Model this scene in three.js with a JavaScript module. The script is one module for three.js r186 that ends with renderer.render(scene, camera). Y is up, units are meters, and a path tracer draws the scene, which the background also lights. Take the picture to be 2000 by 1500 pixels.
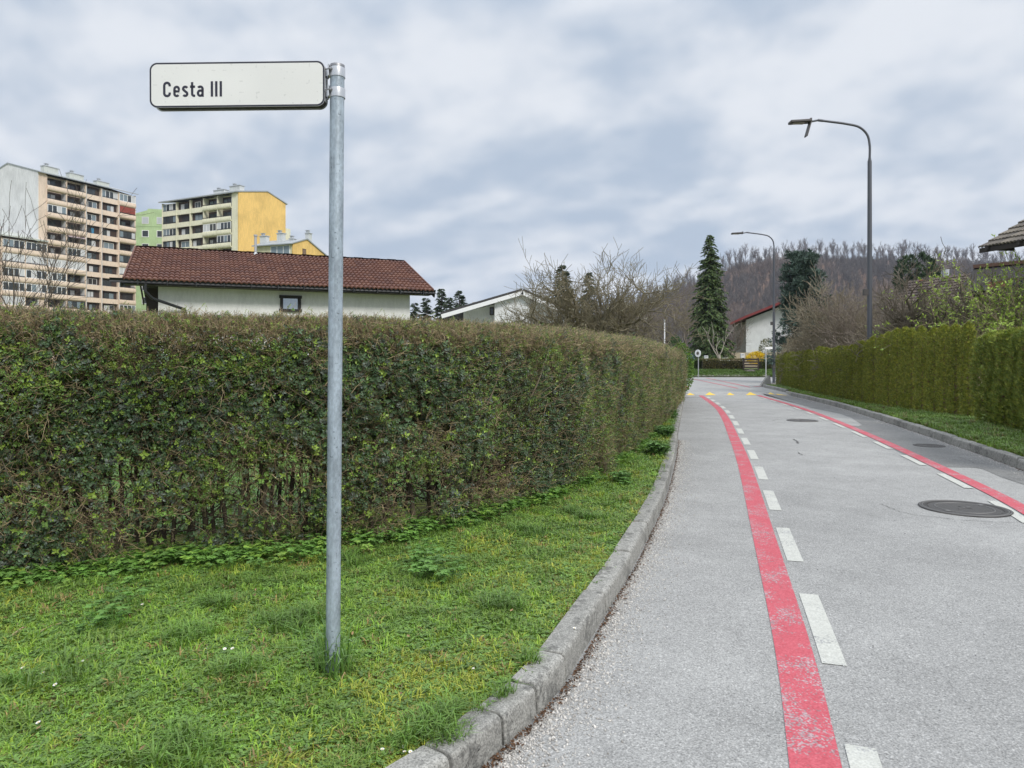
import * as THREE from 'three';
import { mergeGeometries } from 'three/addons/utils/BufferGeometryUtils.js';
import { RoundedBoxGeometry } from 'three/addons/geometries/RoundedBoxGeometry.js';
import { ImprovedNoise } from 'three/addons/math/ImprovedNoise.js';

// ------------------------------------------------------------------ camera, sky, sun, exposure
const F = 1400, EYE = 1.6, HZ = 700;                    // focal length and horizon in photograph pixels, eye height in metres
const scene = new THREE.Scene();
const camera = new THREE.PerspectiveCamera(2 * Math.atan(750 / F) * 180 / Math.PI, 4 / 3, 0.1, 4000);
camera.position.set(0, EYE, 0);
camera.lookAt(0, EYE, -10);
camera.setViewOffset(2000, 1500, 0, 50, 2000, 1500);    // the lens is shifted, so that uprights stay upright
scene.add(camera);
const renderer = new THREE.WebGLRenderer({ antialias: true });
renderer.setSize(1024, 768);
renderer.toneMapping = THREE.LinearToneMapping;
renderer.toneMappingExposure = 1.6;
renderer.shadowMap.enabled = true;

const V3 = (x, y, z) => new THREE.Vector3(x, y, z);
function rngOf(a) { return () => { a |= 0; a = a + 0x6D2B79F5 | 0; let t = Math.imul(a ^ a >>> 15, 1 | a); t = t + Math.imul(t ^ t >>> 7, 61 | t) ^ t; return ((t ^ t >>> 14) >>> 0) / 4294967296; }; }
const IN = new ImprovedNoise();
function fbm(x, y, z, oct = 5, gain = 0.5) { let s = 0, a = 0.5; for (let i = 0; i < oct; i++) { s += a * IN.noise(x, y, z); x = x * 2.03 + 5.1; y = y * 2.03 + 1.7; z = z * 2.03 + 9.2; a *= gain; } return s; }
const clamp = (v, a = 0, b = 1) => Math.min(b, Math.max(a, v));
const smooth = (a, b, v) => { const t = clamp((v - a) / (b - a)); return t * t * (3 - 2 * t); };
const lerp = (a, b, t) => a + (b - a) * t;


function overcastSky() {
  const W = 1536, H = 768, data = new Float32Array(W * H * 4);
  for (let j = 0; j < H; j++) {
    const el = ((j + 0.5) / H - 0.5) * Math.PI, y = Math.sin(el), ce = Math.cos(el);
    for (let i = 0; i < W; i++) {
      const az = ((i + 0.5) / W - 0.5) * 2 * Math.PI, x = Math.cos(az) * ce, z = Math.sin(az) * ce;
      let r, g, b;
      if (y > -0.03) {
        const k = 1 / (Math.max(y, 0) + 0.27), u = x * k, v = z * k;
        const wx = fbm(u * 0.6, v * 0.6, 7.7, 3) * 0.9, wy = fbm(u * 0.6, v * 0.6, 2.1, 3) * 0.9;
        const big = fbm(u * 1.7 + wx, v * 1.9 + wy, 3.3, 5, 0.5);
        const fine = fbm(u * 5.2 + wx * 2, v * 5.8 + wy, 8.8, 5, 0.55);
        const dg = fbm(u * 2.4 + v * 1.2 + wx, v * 3.2 - u * 1.9 + wy, 14.2, 5, 0.55);
        let t = 0.52 + big * 0.9 + dg * 0.95 + fine * 0.65;
        t += 0.1 * smooth(0.12, 0.45, y) - 0.14 * smooth(0.02, 0.10, y) * (1 - smooth(0.12, 0.3, y));
        t = smooth(0, 1, clamp(t));
        r = lerp(0.30, 0.495, t); g = lerp(0.355, 0.52, t); b = lerp(0.435, 0.56, t);
        const up = 1 + 1.5 * smooth(0.40, 1, y);       // an overcast sky is brighter towards the zenith
        r *= up; g *= up; b *= up;
      } else { r = 0.2; g = 0.22; b = 0.19; }
      const o = (j * W + i) * 4; data[o] = r; data[o + 1] = g; data[o + 2] = b; data[o + 3] = 1;
    }
  }
  const t = new THREE.DataTexture(data, W, H, THREE.RGBAFormat, THREE.FloatType);
  t.mapping = THREE.EquirectangularReflectionMapping; t.magFilter = t.minFilter = THREE.LinearFilter; t.wrapS = THREE.RepeatWrapping; t.needsUpdate = true;
  return t;
}
const sky = overcastSky();
scene.background = sky; scene.environment = sky;
scene.backgroundIntensity = 1.0; scene.environmentIntensity = 1.0;
const sun = new THREE.DirectionalLight(new THREE.Color(1.0, 0.955, 0.88), 1.5);
sun.position.set(30, 44, 34); sun.target.position.set(0, 0, -10);
sun.shadow.radius = 26; sun.castShadow = true; sun.shadow.mapSize.set(4096, 4096);
Object.assign(sun.shadow.camera, { left: -70, right: 70, top: 70, bottom: -70, near: 1, far: 260 });
scene.add(sun, sun.target);
scene.fog = new THREE.FogExp2(new THREE.Color(0.62, 0.70, 0.86), 0.00013);

// ------------------------------------------------------------------ helpers
const P = (px, py, d) => V3((px - 1000) / F * d, EYE - (py - HZ) / F * d, -d);
const taken = {};
function numbered(n) { const k = taken[n] = (taken[n] ?? -1) + 1; return k ? n + '_' + String(k).padStart(3, '0') : n; }
function tag(o, label, category, group) { o.userData.label = label; o.userData.category = category; if (group) o.userData.group = group; return o; }
function thing(name, label, category, pos, turn = 0, group) {
  const o = new THREE.Group(); o.name = numbered(name); scene.add(o); if (pos) o.position.copy(pos); o.rotation.y = turn; return tag(o, label, category, group);
}
function part(name, geo, mat, parent) { const m = new THREE.Mesh(geo, mat); m.name = name; parent.add(m); return m; }
function struct(name, geo, mat) { const m = geo ? new THREE.Mesh(geo, mat) : new THREE.Group(); m.name = numbered(name); m.userData.kind = 'structure'; scene.add(m); return m; }
function bx(w, h, d, x = 0, y = 0, z = 0) { const g = new THREE.BoxGeometry(w, h, d); g.translate(x, y, z); return g; }   // x, y, z: centre
function cyl(r0, r1, a, b, n = 12) {                    // a tapered rod from a to b
  const l = a.distanceTo(b), g = new THREE.CylinderGeometry(r1, r0, l, n, 1); g.translate(0, l / 2, 0);
  g.applyQuaternion(new THREE.Quaternion().setFromUnitVectors(V3(0, 1, 0), b.clone().sub(a).normalize())); g.translate(a.x, a.y, a.z); return g;
}
function std(color, roughness = 0.85, extra = {}) { return new THREE.MeshStandardMaterial({ color: Array.isArray(color) ? new THREE.Color().setRGB(...color) : color, roughness, ...extra }); }
function leafMat(color, t = 0.35, extra = {}) { return new THREE.MeshPhysicalMaterial({ color: new THREE.Color().setRGB(...color), roughness: 0.75, transmission: t, thickness: 0, side: THREE.DoubleSide, ...extra }); }
// a texture from a function of texel -> [r, g, b] in 0..1 (sRGB) or a grey value
function tex(n, fn, rep = 1, srgb = true, m = n) {
  const d = new Uint8Array(n * m * 4);
  for (let j = 0; j < m; j++) for (let i = 0; i < n; i++) { const c = fn(i, j, n, m), o = (j * n + i) * 4; if (typeof c !== 'number') { d[o] = clamp(c[0]) * 255; d[o + 1] = clamp(c[1]) * 255; d[o + 2] = clamp(c[2]) * 255; } else d[o] = d[o + 1] = d[o + 2] = clamp(c) * 255; d[o + 3] = 255; }
  const t = new THREE.DataTexture(d, n, m); t.wrapS = t.wrapT = THREE.RepeatWrapping; t.magFilter = THREE.LinearFilter; t.minFilter = THREE.LinearMipmapLinearFilter; t.generateMipmaps = true;
  if (srgb) t.colorSpace = THREE.SRGBColorSpace; t.repeat.set(rep, rep); t.needsUpdate = true; return t;
}
// tileable value noise on an n-periodic lattice
function lattice(seed, n) { const r = rngOf(seed), a = new Float32Array(n * n); for (let i = 0; i < a.length; i++) a[i] = r(); return (x, y) => { let i = Math.floor(x), j = Math.floor(y); const fx = x - i, fy = y - j; i %= n; j %= n; const sx = fx * fx * (3 - 2 * fx), sy = fy * fy * (3 - 2 * fy), i1 = i + 1 < n ? i + 1 : 0, j1 = j + 1 < n ? j + 1 : 0, p = a[j * n + i], q = a[j * n + i1], u = a[j1 * n + i], v = a[j1 * n + i1], t = p + (q - p) * sx; return t + (u + (v - u) * sx - t) * sy; }; }
function inst(name, geo, mat, list, parent, stuff = true) {   // list: {p, q, s, c}
  const m = new THREE.InstancedMesh(geo, mat, list.length), M = new THREE.Matrix4(), s = V3(1, 1, 1), c = new THREE.Color();
  list.forEach((e, i) => { if (typeof e.s === 'number') s.set(e.s, e.s, e.s); else s.copy(e.s); m.setMatrixAt(i, M.compose(e.p, e.q, s)); if (e.c) m.setColorAt(i, c.setRGB(...e.c)); });
  m.name = parent ? name : numbered(name); if (stuff) m.userData.kind = 'stuff'; (parent || scene).add(m); return m;
}
const E3 = new THREE.Euler();
const quat = (x, y, z, o = 'YXZ') => new THREE.Quaternion().setFromEuler(E3.set(x, y, z, o));
// a path on the plan: points [X, D]; X to the right, D ahead of the camera
function path(pts, smoothIt = true) {
  const c = smoothIt ? new THREE.CatmullRomCurve3(pts.map(([x, d]) => V3(x, 0, -d)), false, 'centripetal') : null;
  const P = smoothIt ? c.getPoints(pts.length * 24) : pts.map(([x, d]) => V3(x, 0, -d)), S = [0];
  for (let i = 1; i < P.length; i++) S.push(S[i - 1] + P[i].distanceTo(P[i - 1]));
  const at = (s) => { let lo = 0, hi = P.length - 1; s = clamp(s, 0, S[hi]); while (hi - lo > 1) { const m = (lo + hi) >> 1; if (S[m] <= s) lo = m; else hi = m; } const t = (s - S[lo]) / (S[hi] - S[lo] || 1); const p = P[lo].clone().lerp(P[hi], t), d = P[hi].clone().sub(P[lo]).normalize(); return { p, d, n: V3(-d.z, 0, d.x) }; };   // n: to the right of the way along
  const sAt = (D) => { for (let i = 1; i < P.length; i++) if (-P[i].z >= D) return S[i]; return S[P.length - 1]; };
  return { P, S, L: S[S.length - 1], at, sAt };
}
function ribbon(pa, s0, s1, o0, o1, y, step = 0.25, yf) {    // a flat strip along a path between offsets o0 (left) and o1 (right), uv in metres
  const n = Math.max(1, Math.ceil((s1 - s0) / step)), pos = [], uv = [], idx = [];
  for (let i = 0; i <= n; i++) { const s = lerp(s0, s1, i / n), a = pa.at(s); for (const o of [o0, o1]) { const q = a.p.clone().addScaledVector(a.n, o); pos.push(q.x, y + (yf ? yf(-q.z) : 0), q.z); uv.push(q.x, -q.z); } if (i) { const k = i * 2; idx.push(k - 2, k - 1, k, k - 1, k + 1, k); } }
  const g = new THREE.BufferGeometry(); g.setAttribute('position', new THREE.Float32BufferAttribute(pos, 3)); g.setAttribute('uv', new THREE.Float32BufferAttribute(uv, 2)); g.setIndex(idx); g.computeVertexNormals(); return g;
}
class Soup {                                            // collects triangles and tapered rods into one geometry
  constructor() { this.pos = []; this.nor = []; this.col = []; this.idx = []; }
  vert(p, n, c) { this.pos.push(p.x, p.y, p.z); this.nor.push(n.x, n.y, n.z); if (c) this.col.push(...c); return this.pos.length / 3 - 1; }
  rod(a, b, ra, rb, n, c) {
    const d = b.clone().sub(a).normalize(), u = (Math.abs(d.y) < 0.9 ? V3(0, 1, 0) : V3(1, 0, 0)).cross(d).normalize(), v = d.clone().cross(u), k = this.pos.length / 3;
    for (let i = 0; i < n; i++) { const t = i / n * Math.PI * 2, w = u.clone().multiplyScalar(Math.cos(t)).addScaledVector(v, Math.sin(t)); this.vert(a.clone().addScaledVector(w, ra), w, c); this.vert(b.clone().addScaledVector(w, rb), w, c); }
    for (let i = 0; i < n; i++) { const a0 = k + i * 2, a1 = k + ((i + 1) % n) * 2; this.idx.push(a0, a1, a0 + 1, a1, a1 + 1, a0 + 1); }
  }
  tri(a, b, c, col) { const n = b.clone().sub(a).cross(c.clone().sub(a)).normalize(); const i = this.vert(a, n, col); this.vert(b, n, col); this.vert(c, n, col); this.idx.push(i, i + 1, i + 2); }
  leaf(p, dir, side, len, wid, col, fold = 0.15) {      // a pointed oval leaf of four faces, folded along its rib
    const up = side.clone().cross(dir).normalize(), m = p.clone().addScaledVector(dir, len * 0.45).addScaledVector(up, -wid * fold), t = p.clone().addScaledVector(dir, len);
    const l = p.clone().addScaledVector(dir, len * 0.45).addScaledVector(side, wid / 2), r = p.clone().addScaledVector(dir, len * 0.45).addScaledVector(side, -wid / 2);
    this.tri(p, l, m, col); this.tri(l, t, m, col); this.tri(p, m, r, col); this.tri(m, t, r, col);
  }
  geo() { const g = new THREE.BufferGeometry(); g.setAttribute('position', new THREE.Float32BufferAttribute(this.pos, 3)); g.setAttribute('normal', new THREE.Float32BufferAttribute(this.nor, 3)); if (this.col.length) g.setAttribute('color', new THREE.Float32BufferAttribute(this.col, 3)); g.setIndex(this.idx); return g; }
}
function rdir(r) { const z = r() * 2 - 1, a = r() * 6.283, s = Math.sqrt(1 - z * z); return V3(s * Math.cos(a), z, s * Math.sin(a)); }
function inPoly(x, d, poly) { let c = false; for (let i = 0, j = poly.length - 1; i < poly.length; j = i++) { const [xi, yi] = poly[i], [xj, yj] = poly[j]; if ((yi > d) !== (yj > d) && x < (xj - xi) * (d - yi) / (yj - yi) + xi) c = !c; } return c; }
function polyGeo(pts, y) { const s = new THREE.Shape(pts.map(([x, d]) => new THREE.Vector2(x, d))), g = new THREE.ShapeGeometry(s); g.rotateX(-Math.PI / 2); g.translate(0, y, 0); return g; }

// ------------------------------------------------------------------ surfaces
const L8 = lattice(11, 8), L32 = lattice(12, 32), L128 = lattice(13, 128), L512 = lattice(14, 512);
function asphaltTex(seed, mean, contrast, N = 2048) {
  const r = rngOf(seed), cell = lattice(seed + 1, 700), cell2 = lattice(seed + 2, 1100);
  return tex(N, (i, j) => {
    const u = i / N, v = j / N, big = (L8(u * 8, v * 8) - 0.5) * 0.05 + (L32(u * 32, v * 32) - 0.5) * 0.03 + (L128(u * 128, v * 128) - 0.5) * 0.02;
    const a = cell(u * 700, v * 700), b = cell2(u * 1100, v * 1100);
    let g = mean + big + (a - 0.5) * contrast * 0.8 + (b - 0.5) * contrast * 0.7 + (r() - 0.5) * contrast * 0.55;
    if (a > 0.86) g += contrast * 0.35; if (a < 0.1) g -= contrast * 0.45;
    return [g * 1.005, g * 1.0, g * 0.985];
  }, 1 / 4.2);
}
const asphaltMap = asphaltTex(21, 0.57, 0.18), darkMap = asphaltTex(25, 0.45, 0.17, 1024);
const grainBump = tex(1024, (() => { const c = lattice(31, 360), r = rngOf(8); return (i, j) => 0.5 + (c(i / 1024 * 360, j / 1024 * 360) - 0.5) * 0.7 + (r() - 0.5) * 0.25; })(), 1 / 3, false);
const asphalt = new THREE.MeshStandardMaterial({ map: asphaltMap, bumpMap: grainBump, bumpScale: 0.004, roughness: 0.9, vertexColors: true });
const darkAsphalt = new THREE.MeshStandardMaterial({ map: darkMap, bumpMap: grainBump, bumpScale: 0.003, roughness: 0.88 });
function paintTex(rgb, wear, seed, ground) {
  const N = 1024, a = lattice(seed, 16), b = lattice(seed + 1, 90), c = lattice(seed + 2, 340), r = rngOf(seed);
  return tex(N, (i, j) => { const u = i / N, v = j / N, w = a(u * 16, v * 16) * 0.45 + b(u * 90, v * 90) * 0.25 + c(u * 340, v * 340) * 0.62 + r() * 0.12; const k = smooth(wear, wear + 0.12, w), n = (c(v * 340, u * 340) - 0.5) * 0.12 + (b(v * 90, u * 90) - 0.5) * 0.05; return [0, 1, 2].map(q => lerp(rgb[q] + n * 0.7, lerp(rgb[q], ground, 0.75) + n * 1.6, k)); }, 1 / 2.5);
}
const redPaint = new THREE.MeshStandardMaterial({ map: paintTex([0.71, 0.32, 0.36], 0.84, 41, 0.60), bumpMap: grainBump, bumpScale: 0.003, roughness: 0.8 });
const whitePaint = new THREE.MeshStandardMaterial({ map: paintTex([0.72, 0.72, 0.69], 0.88, 51, 0.56), bumpMap: grainBump, bumpScale: 0.003, roughness: 0.75 });
const yellowPaint = new THREE.MeshStandardMaterial({ map: paintTex([0.86, 0.72, 0.22], 0.94, 61, 0.6), roughness: 0.75 });
const soilTex = tex(1024, (() => { const r = rngOf(3), a = lattice(71, 24), b = lattice(72, 96), c = lattice(73, 400); return (i, j) => { const u = i / 1024, v = j / 1024, m = a(u * 24, v * 24) * 0.5 + b(u * 96, v * 96) * 0.35 + c(u * 400, v * 400) * 0.3, k = smooth(0.4, 0.75, m), n = (c(u * 400 + 9, v * 400) - 0.5) * 0.16 + (r() - 0.5) * 0.08; return [lerp(0.34, 0.46, k) + n, lerp(0.33, 0.50, k) + n, lerp(0.16, 0.17, k) + n * 0.6]; }; })(), 1 / 2.2);
const soil = new THREE.MeshStandardMaterial({ map: soilTex, bumpMap: grainBump, bumpScale: 0.01, roughness: 1 });
const grassTex = tex(1024, (() => { const r = rngOf(4), a = lattice(81, 14), b = lattice(82, 80), c = lattice(83, 420); return (i, j) => { const u = i / 1024, v = j / 1024, m = a(u * 14, v * 14) * 0.5 + b(u * 80, v * 80) * 0.5, n = (c(u * 420, v * 420) - 0.5) * 0.2 + (r() - 0.5) * 0.1; return [lerp(0.34, 0.43, m) + n, lerp(0.385, 0.455, m) + n, lerp(0.21, 0.26, m) + n * 0.5]; }; })(), 1 / 5);
const grassGround = new THREE.MeshStandardMaterial({ map: grassTex, roughness: 1 });

// the land to the horizon
{ const g = new THREE.PlaneGeometry(3600, 2600, 1, 1); g.rotateX(-Math.PI / 2); g.translate(300, -0.15, -1150); const uv = g.attributes.uv; for (let i = 0; i < uv.count; i++) uv.setXY(i, uv.getX(i) * 3600, uv.getY(i) * 2600); struct('ground', g, grassGround); }

// plan of the street: foot of the kerb faces
const kerbL = path([[-9, 1.15], [-6, 1.3], [-3, 1.5], [-1.7, 1.74], [-1.0, 2.0], [-0.53, 2.27], [-0.30, 2.52], [-0.145, 2.74], [-0.03, 2.94], [0.118, 3.2], [0.267, 3.52], [0.602, 4.51], [0.935, 5.48], [1.235, 6.44], [1.515, 7.36], [1.81, 8.39], [2.55, 11.2], [3.46, 14.9], [4.66, 19.7], [5.96, 24.9], [6.72, 28], [7.5, 31.2], [8.1, 34.2], [8.0, 36.6], [6.9, 38.6], [4, 40], [-6, 42.5]]);
const kerbR = path([[3.3, -2], [4.2, 1], [5.2, 4], [6.3, 7.2], [7.27, 10.2], [7.9, 12.4], [9.27, 17.6], [10.5, 22.7], [11.25, 26.6], [11.95, 30.7], [12.6, 34.5], [13.2, 37.6], [14.0, 39.6], [15.6, 40.6], [19, 41.2], [34, 43]]);
const TABLE = (D) => 0.09 * clamp((D - 31) / 1.0);      // the raised crossing
const lawnPoly = [...kerbL.P.filter((p, i) => i % 4 === 0 || i === kerbL.P.length - 1).map(p => [p.x, -p.z]), [-90, 46], [-90, 0.5], [-9, 0.9]];
const rightPoly = [...kerbR.P.filter((p, i) => i % 4 === 0 || i === kerbR.P.length - 1).map(p => [p.x, -p.z]), [60, 45], [60, -6], [3.4, -6]];
const lawnIn = lawnPoly, kd = (pa, x, d) => { let m = 1e9, b = 0; const Q = pa.P, n = Q.length; for (let i = 0; i < n; i += 12) { const p = Q[i], u = p.x - x, v = p.z + d, q = u * u + v * v; if (q < m) { m = q; b = i; } } for (let i = Math.max(0, b - 12), e = Math.min(n, b + 13); i < e; i += 1) { const p = Q[i], u = p.x - x, v = p.z + d, q = u * u + v * v; if (q < m) m = q; } return Math.sqrt(m); };
{ // the carriageway
  const c = 0.4, pos = [], uv = [], col = [], idx = [], id = new Map();
  const farKerbD = (x) => 57.5 + (x - 14) * 0.02;
  const vert = (i, j) => { const key = i * 10000 + j; if (id.has(key)) return id.get(key); const x = i * c, d = j * c, k = pos.length / 3; pos.push(x, TABLE(d), -d); uv.push(x, d); const n = 1 + fbm(x * 0.35, d * 0.16, 4.4, 4) * 0.22 + fbm(x * 1.7, d * 1.2, 1.4, 3) * 0.08; col.push(n, n, n * 0.995); id.set(key, k); return k; };
  for (let j = -12; j < 160; j++) for (let i = -40; i < 110; i++) {
    const x = (i + 0.5) * c, d = (j + 0.5) * c; if (d > farKerbD(x) + 0.2) continue; if (x < -20 && d < 40) continue;
    if (inPoly(x, d, lawnPoly) && kd(kerbL, x, d) > 0.6) continue; if (inPoly(x, d, rightPoly) && kd(kerbR, x, d) > 0.6) continue;
    const a = vert(i, j), b = vert(i + 1, j), e = vert(i + 1, j + 1), f = vert(i, j + 1); idx.push(a, b, f, b, e, f);
  }
  const g = new THREE.BufferGeometry(); g.setAttribute('position', new THREE.Float32BufferAttribute(pos, 3)); g.setAttribute('uv', new THREE.Float32BufferAttribute(uv, 2)); g.setAttribute('color', new THREE.Float32BufferAttribute(col, 3)); g.setIndex(idx); g.computeVertexNormals();
  struct('road', g, asphalt);
}
// darker asphalt relaid along the far side, two strips with ragged ends
function patchGeo(pts, y = 0.004) { const g = polyGeo(pts, y), uv = g.attributes.uv, p = g.attributes.position; for (let i = 0; i < p.count; i++) { uv.setXY(i, p.getX(i), -p.getZ(i)); p.setY(i, y + TABLE(-p.getZ(i))); } return g; }
const GP = (px, py) => { const d = EYE * F / (py - HZ); return [(px - 1000) / F * d, d]; };
{ const inner = [[1440 + 50, 771], [1560, 789.5], [1585, 797], [1640, 808], [1662, 815.5], [1684, 830], [1676, 832.5], [1664, 831.5], [1655, 834], [1700, 853.5], [1763, 887], [1830, 911], [1850, 912.5], [1905, 913.5], [1920, 916.5], [1955, 932], [2000, 947], [2120, 985]].map(([x, y]) => GP(x, y));
  const outer = []; for (let s = kerbR.sAt(6.6); s < kerbR.sAt(30.9); s += 0.6) { const a = kerbR.at(s); const q = a.p.clone().addScaledVector(a.n, 0.02); outer.push([q.x, -q.z]); }
  const g = patchGeo([...inner, ...outer]); struct('asphalt_strip', g, darkAsphalt); }

// the paving lines
const redL = path([[0.35, 0.6], [0.72, 1.7], [1.084, 2.8], [1.418, 3.85], [2.16, 6.43], [3.51, 11.2], [4.52, 15], [5.56, 19], [6.58, 23.3], [8.0, 30.7], [8.1, 31.2]]);
const redR = path([[4.2, 4], [4.85, 6], [5.55, 8], [6.21, 10.3], [6.86, 12.7], [7.78, 16.3], [9.1, 22.07], [10.66, 31.1]]);
struct('red_line', ribbon(redL, 0, redL.sAt(30.8), 0, 0.195, 0.004), redPaint);
struct('red_line', ribbon(redR, 0, redR.sAt(30.9), -0.09, 0.09, 0.008), redPaint);
function dashes(pa, s0, s1, o0, o1, period, on, y) { for (let s = s0; s + on < s1; s += period) struct('road_dash', ribbon(pa, s, s + on, o0, o1, y, 0.3), whitePaint); }
{ const sA = redL.sAt(3.83); dashes(redL, sA - 2.0, redL.sAt(30.5), 0.225, 0.345, 1.98, 1.16, 0.004); dashes(redR, redR.sAt(8.75) - 3.96, redR.sAt(30.5), -0.225, -0.12, 1.98, 1.16, 0.008); }
// beyond the raised crossing
{ const up = 0.008 + 0.09, mk = (a, w) => struct('red_line', ribbon(path(a), 0, path(a).L, -w / 2, w / 2, up, 0.5), redPaint);
  mk([[8.6, 35.2], [9.1, 37.2], [9.6, 40]], 0.18); mk([[11.35, 36], [12.3, 44], [13.3, 53], [13.5, 55.5]], 0.13); mk([[12.4, 37.3], [13.4, 44], [14.4, 51], [14.9, 55]], 0.13); mk([[12.9, 38.2], [13.5, 38.6]], 0.3); }
// yellow give-way triangles painted on the ramp
for (const [px, w, h] of [[1345, 14, 0.75], [1383, 17, 1], [1422, 13, 0.85], [1462, 18, 1], [1501, 15, 0.9]]) {
  const x = (px - 1000) / F * 31.4, hw = w * 0.62 * 31.2 / F, slope = 0.09, g = new THREE.BufferGeometry();
  g.setAttribute('position', new THREE.Float32BufferAttribute([x - hw, 0.008, -31.02, x + hw, 0.008, -31.02, x * (31.02 + h) / 31.2, 0.008 + slope * h, -31.02 - h], 3)); g.setAttribute('uv', new THREE.Float32BufferAttribute([x, 31, x + 2 * hw, 31, x + hw, 32], 2)); g.computeVertexNormals();
  struct('ramp_triangle', g, yellowPaint);
}
struct('ramp_joint', bx(6.2, 0.004, 0.05, 9.6, 0.006, -30.97), std([0.07, 0.07, 0.075], 0.95));
for (const [px, py] of [[1524, 772], [1541, 777]]) { const [x, d] = GP(px, py), r = rngOf(px), pts = []; for (let i = 0; i < 9; i++) { const a = i / 9 * 6.283, q = 0.16 * (0.5 + r()); pts.push([x + Math.cos(a) * q * 1.3, d + Math.sin(a) * q * 2]); } struct('yellow_paint_remnant', patchGeo(pts, 0.008), yellowPaint); }

// kerbs: single concrete stones
const concTex = tex(512, (() => { const r = rngOf(5), a = lattice(91, 6), b = lattice(92, 40), c = lattice(93, 200); return (i, j) => { const u = i / 512, v = j / 512, st = smooth(0.55, 0.8, a(u * 6, v * 6) * 0.55 + b(u * 40, v * 40) * 0.45), g = 0.565 - st * 0.12 + (b(v * 40, u * 40) - 0.5) * 0.08 + (c(u * 200, v * 200) - 0.5) * 0.2 + (r() - 0.5) * 0.1 - (c(v * 200, u * 200) > 0.88 ? 0.18 : 0); return [g, g * 0.99, g * 0.955]; }; })(), 1);
const concretes = [0.92, 1.0, 0.85, 1.06].map((k, i) => { const t = concTex.clone(); t.offset.set(i * 0.31, i * 0.17); t.needsUpdate = true; return new THREE.MeshStandardMaterial({ map: t, color: new THREE.Color().setRGB(k, k, k * 0.99), bumpMap: grainBump, bumpScale: 0.003, roughness: 0.95 }); });
function kerbStone(len, w, h, seed) {                   // face at x = 0, body towards -x, along z
  const s = new THREE.Shape(), r = 0.035; s.moveTo(0, -0.12); s.lineTo(-0.012, h - r); s.quadraticCurveTo(-0.012, h, -0.012 - r, h + 0.002); s.lineTo(-w, h); s.lineTo(-w, -0.12);
  const g = new THREE.ExtrudeGeometry(s, { depth: len - 0.034, bevelEnabled: true, bevelSize: 0.007, bevelThickness: 0.007, bevelSegments: 2, bevelOffset: -0.007, curveSegments: 5, steps: Math.max(2, Math.round(len * 5)) }); g.translate(0, 0, 0.017);
  const p = g.attributes.position; for (let i = 0; i < p.count; i++) { const x = p.getX(i), y = p.getY(i), z = p.getZ(i), q = IN.noise(x * 9 + seed, y * 9, z * 9) * 0.003 + IN.noise(x * 30 + seed, y * 30, z * 30) * 0.0015; p.setXYZ(i, x + q, y + q, z); } g.computeVertexNormals(); return g;
}
function layKerb(pa, name, cuts, side, h, seed) {
  const k = struct(name, null), r = rngOf(seed), cache = {};
  for (let i = 0; i + 1 < cuts.length; i++) {
    const a = pa.at(cuts[i]).p, b = pa.at(cuts[i + 1]).p, len = a.distanceTo(b), key = Math.round(len * 20) / 20 + '/' + (i % 3), g = cache[key] ??= kerbStone(Math.round(len * 20) / 20, 0.145, h, seed + i);
    const m = part('kerb_stone', g, concretes[Math.floor(r() * 4)], k), d = b.clone().sub(a).normalize(); m.position.copy(side > 0 ? a : b); m.position.y = (r() - 0.5) * 0.012 + TABLE(-a.z) * 0.9;
    m.rotation.set(0, Math.atan2(d.x, d.z) + (side > 0 ? 0 : Math.PI) + (r() - 0.5) * 0.012, (r() - 0.5) * 0.02, 'YXZ'); m.scale.z = len / (Math.round(len * 20) / 20) * 0.999;
  }
  return k;
}
{ const cuts = [], s1 = kerbL.sAt(3.52), s0 = kerbL.sAt(2.94); for (let s = s0 - 6 * 0.36; s < s0 - 0.01; s += 0.36) cuts.push(s); cuts.push(s0, kerbL.sAt(3.2)); for (let s = s1; s < kerbL.sAt(31) + 4; s += 1.005) cuts.push(s);
  layKerb(kerbL, 'kerb', cuts, -1, 0.135, 17); }
{ const cuts = []; for (let s = kerbR.sAt(7.5); s < kerbR.sAt(39.5) + 3; s += 1.0) cuts.push(s); layKerb(kerbR, 'kerb', cuts, 1, 0.15, 23); }
const farKerb = path([[2, 57.2], [14, 57.5], [20, 57.6], [40, 58]], false);
{ const cuts = []; for (let s = 0; s < 34; s += 1.0) cuts.push(s); layKerb(farKerb, 'kerb', cuts, -1, 0.19, 29); }

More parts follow.
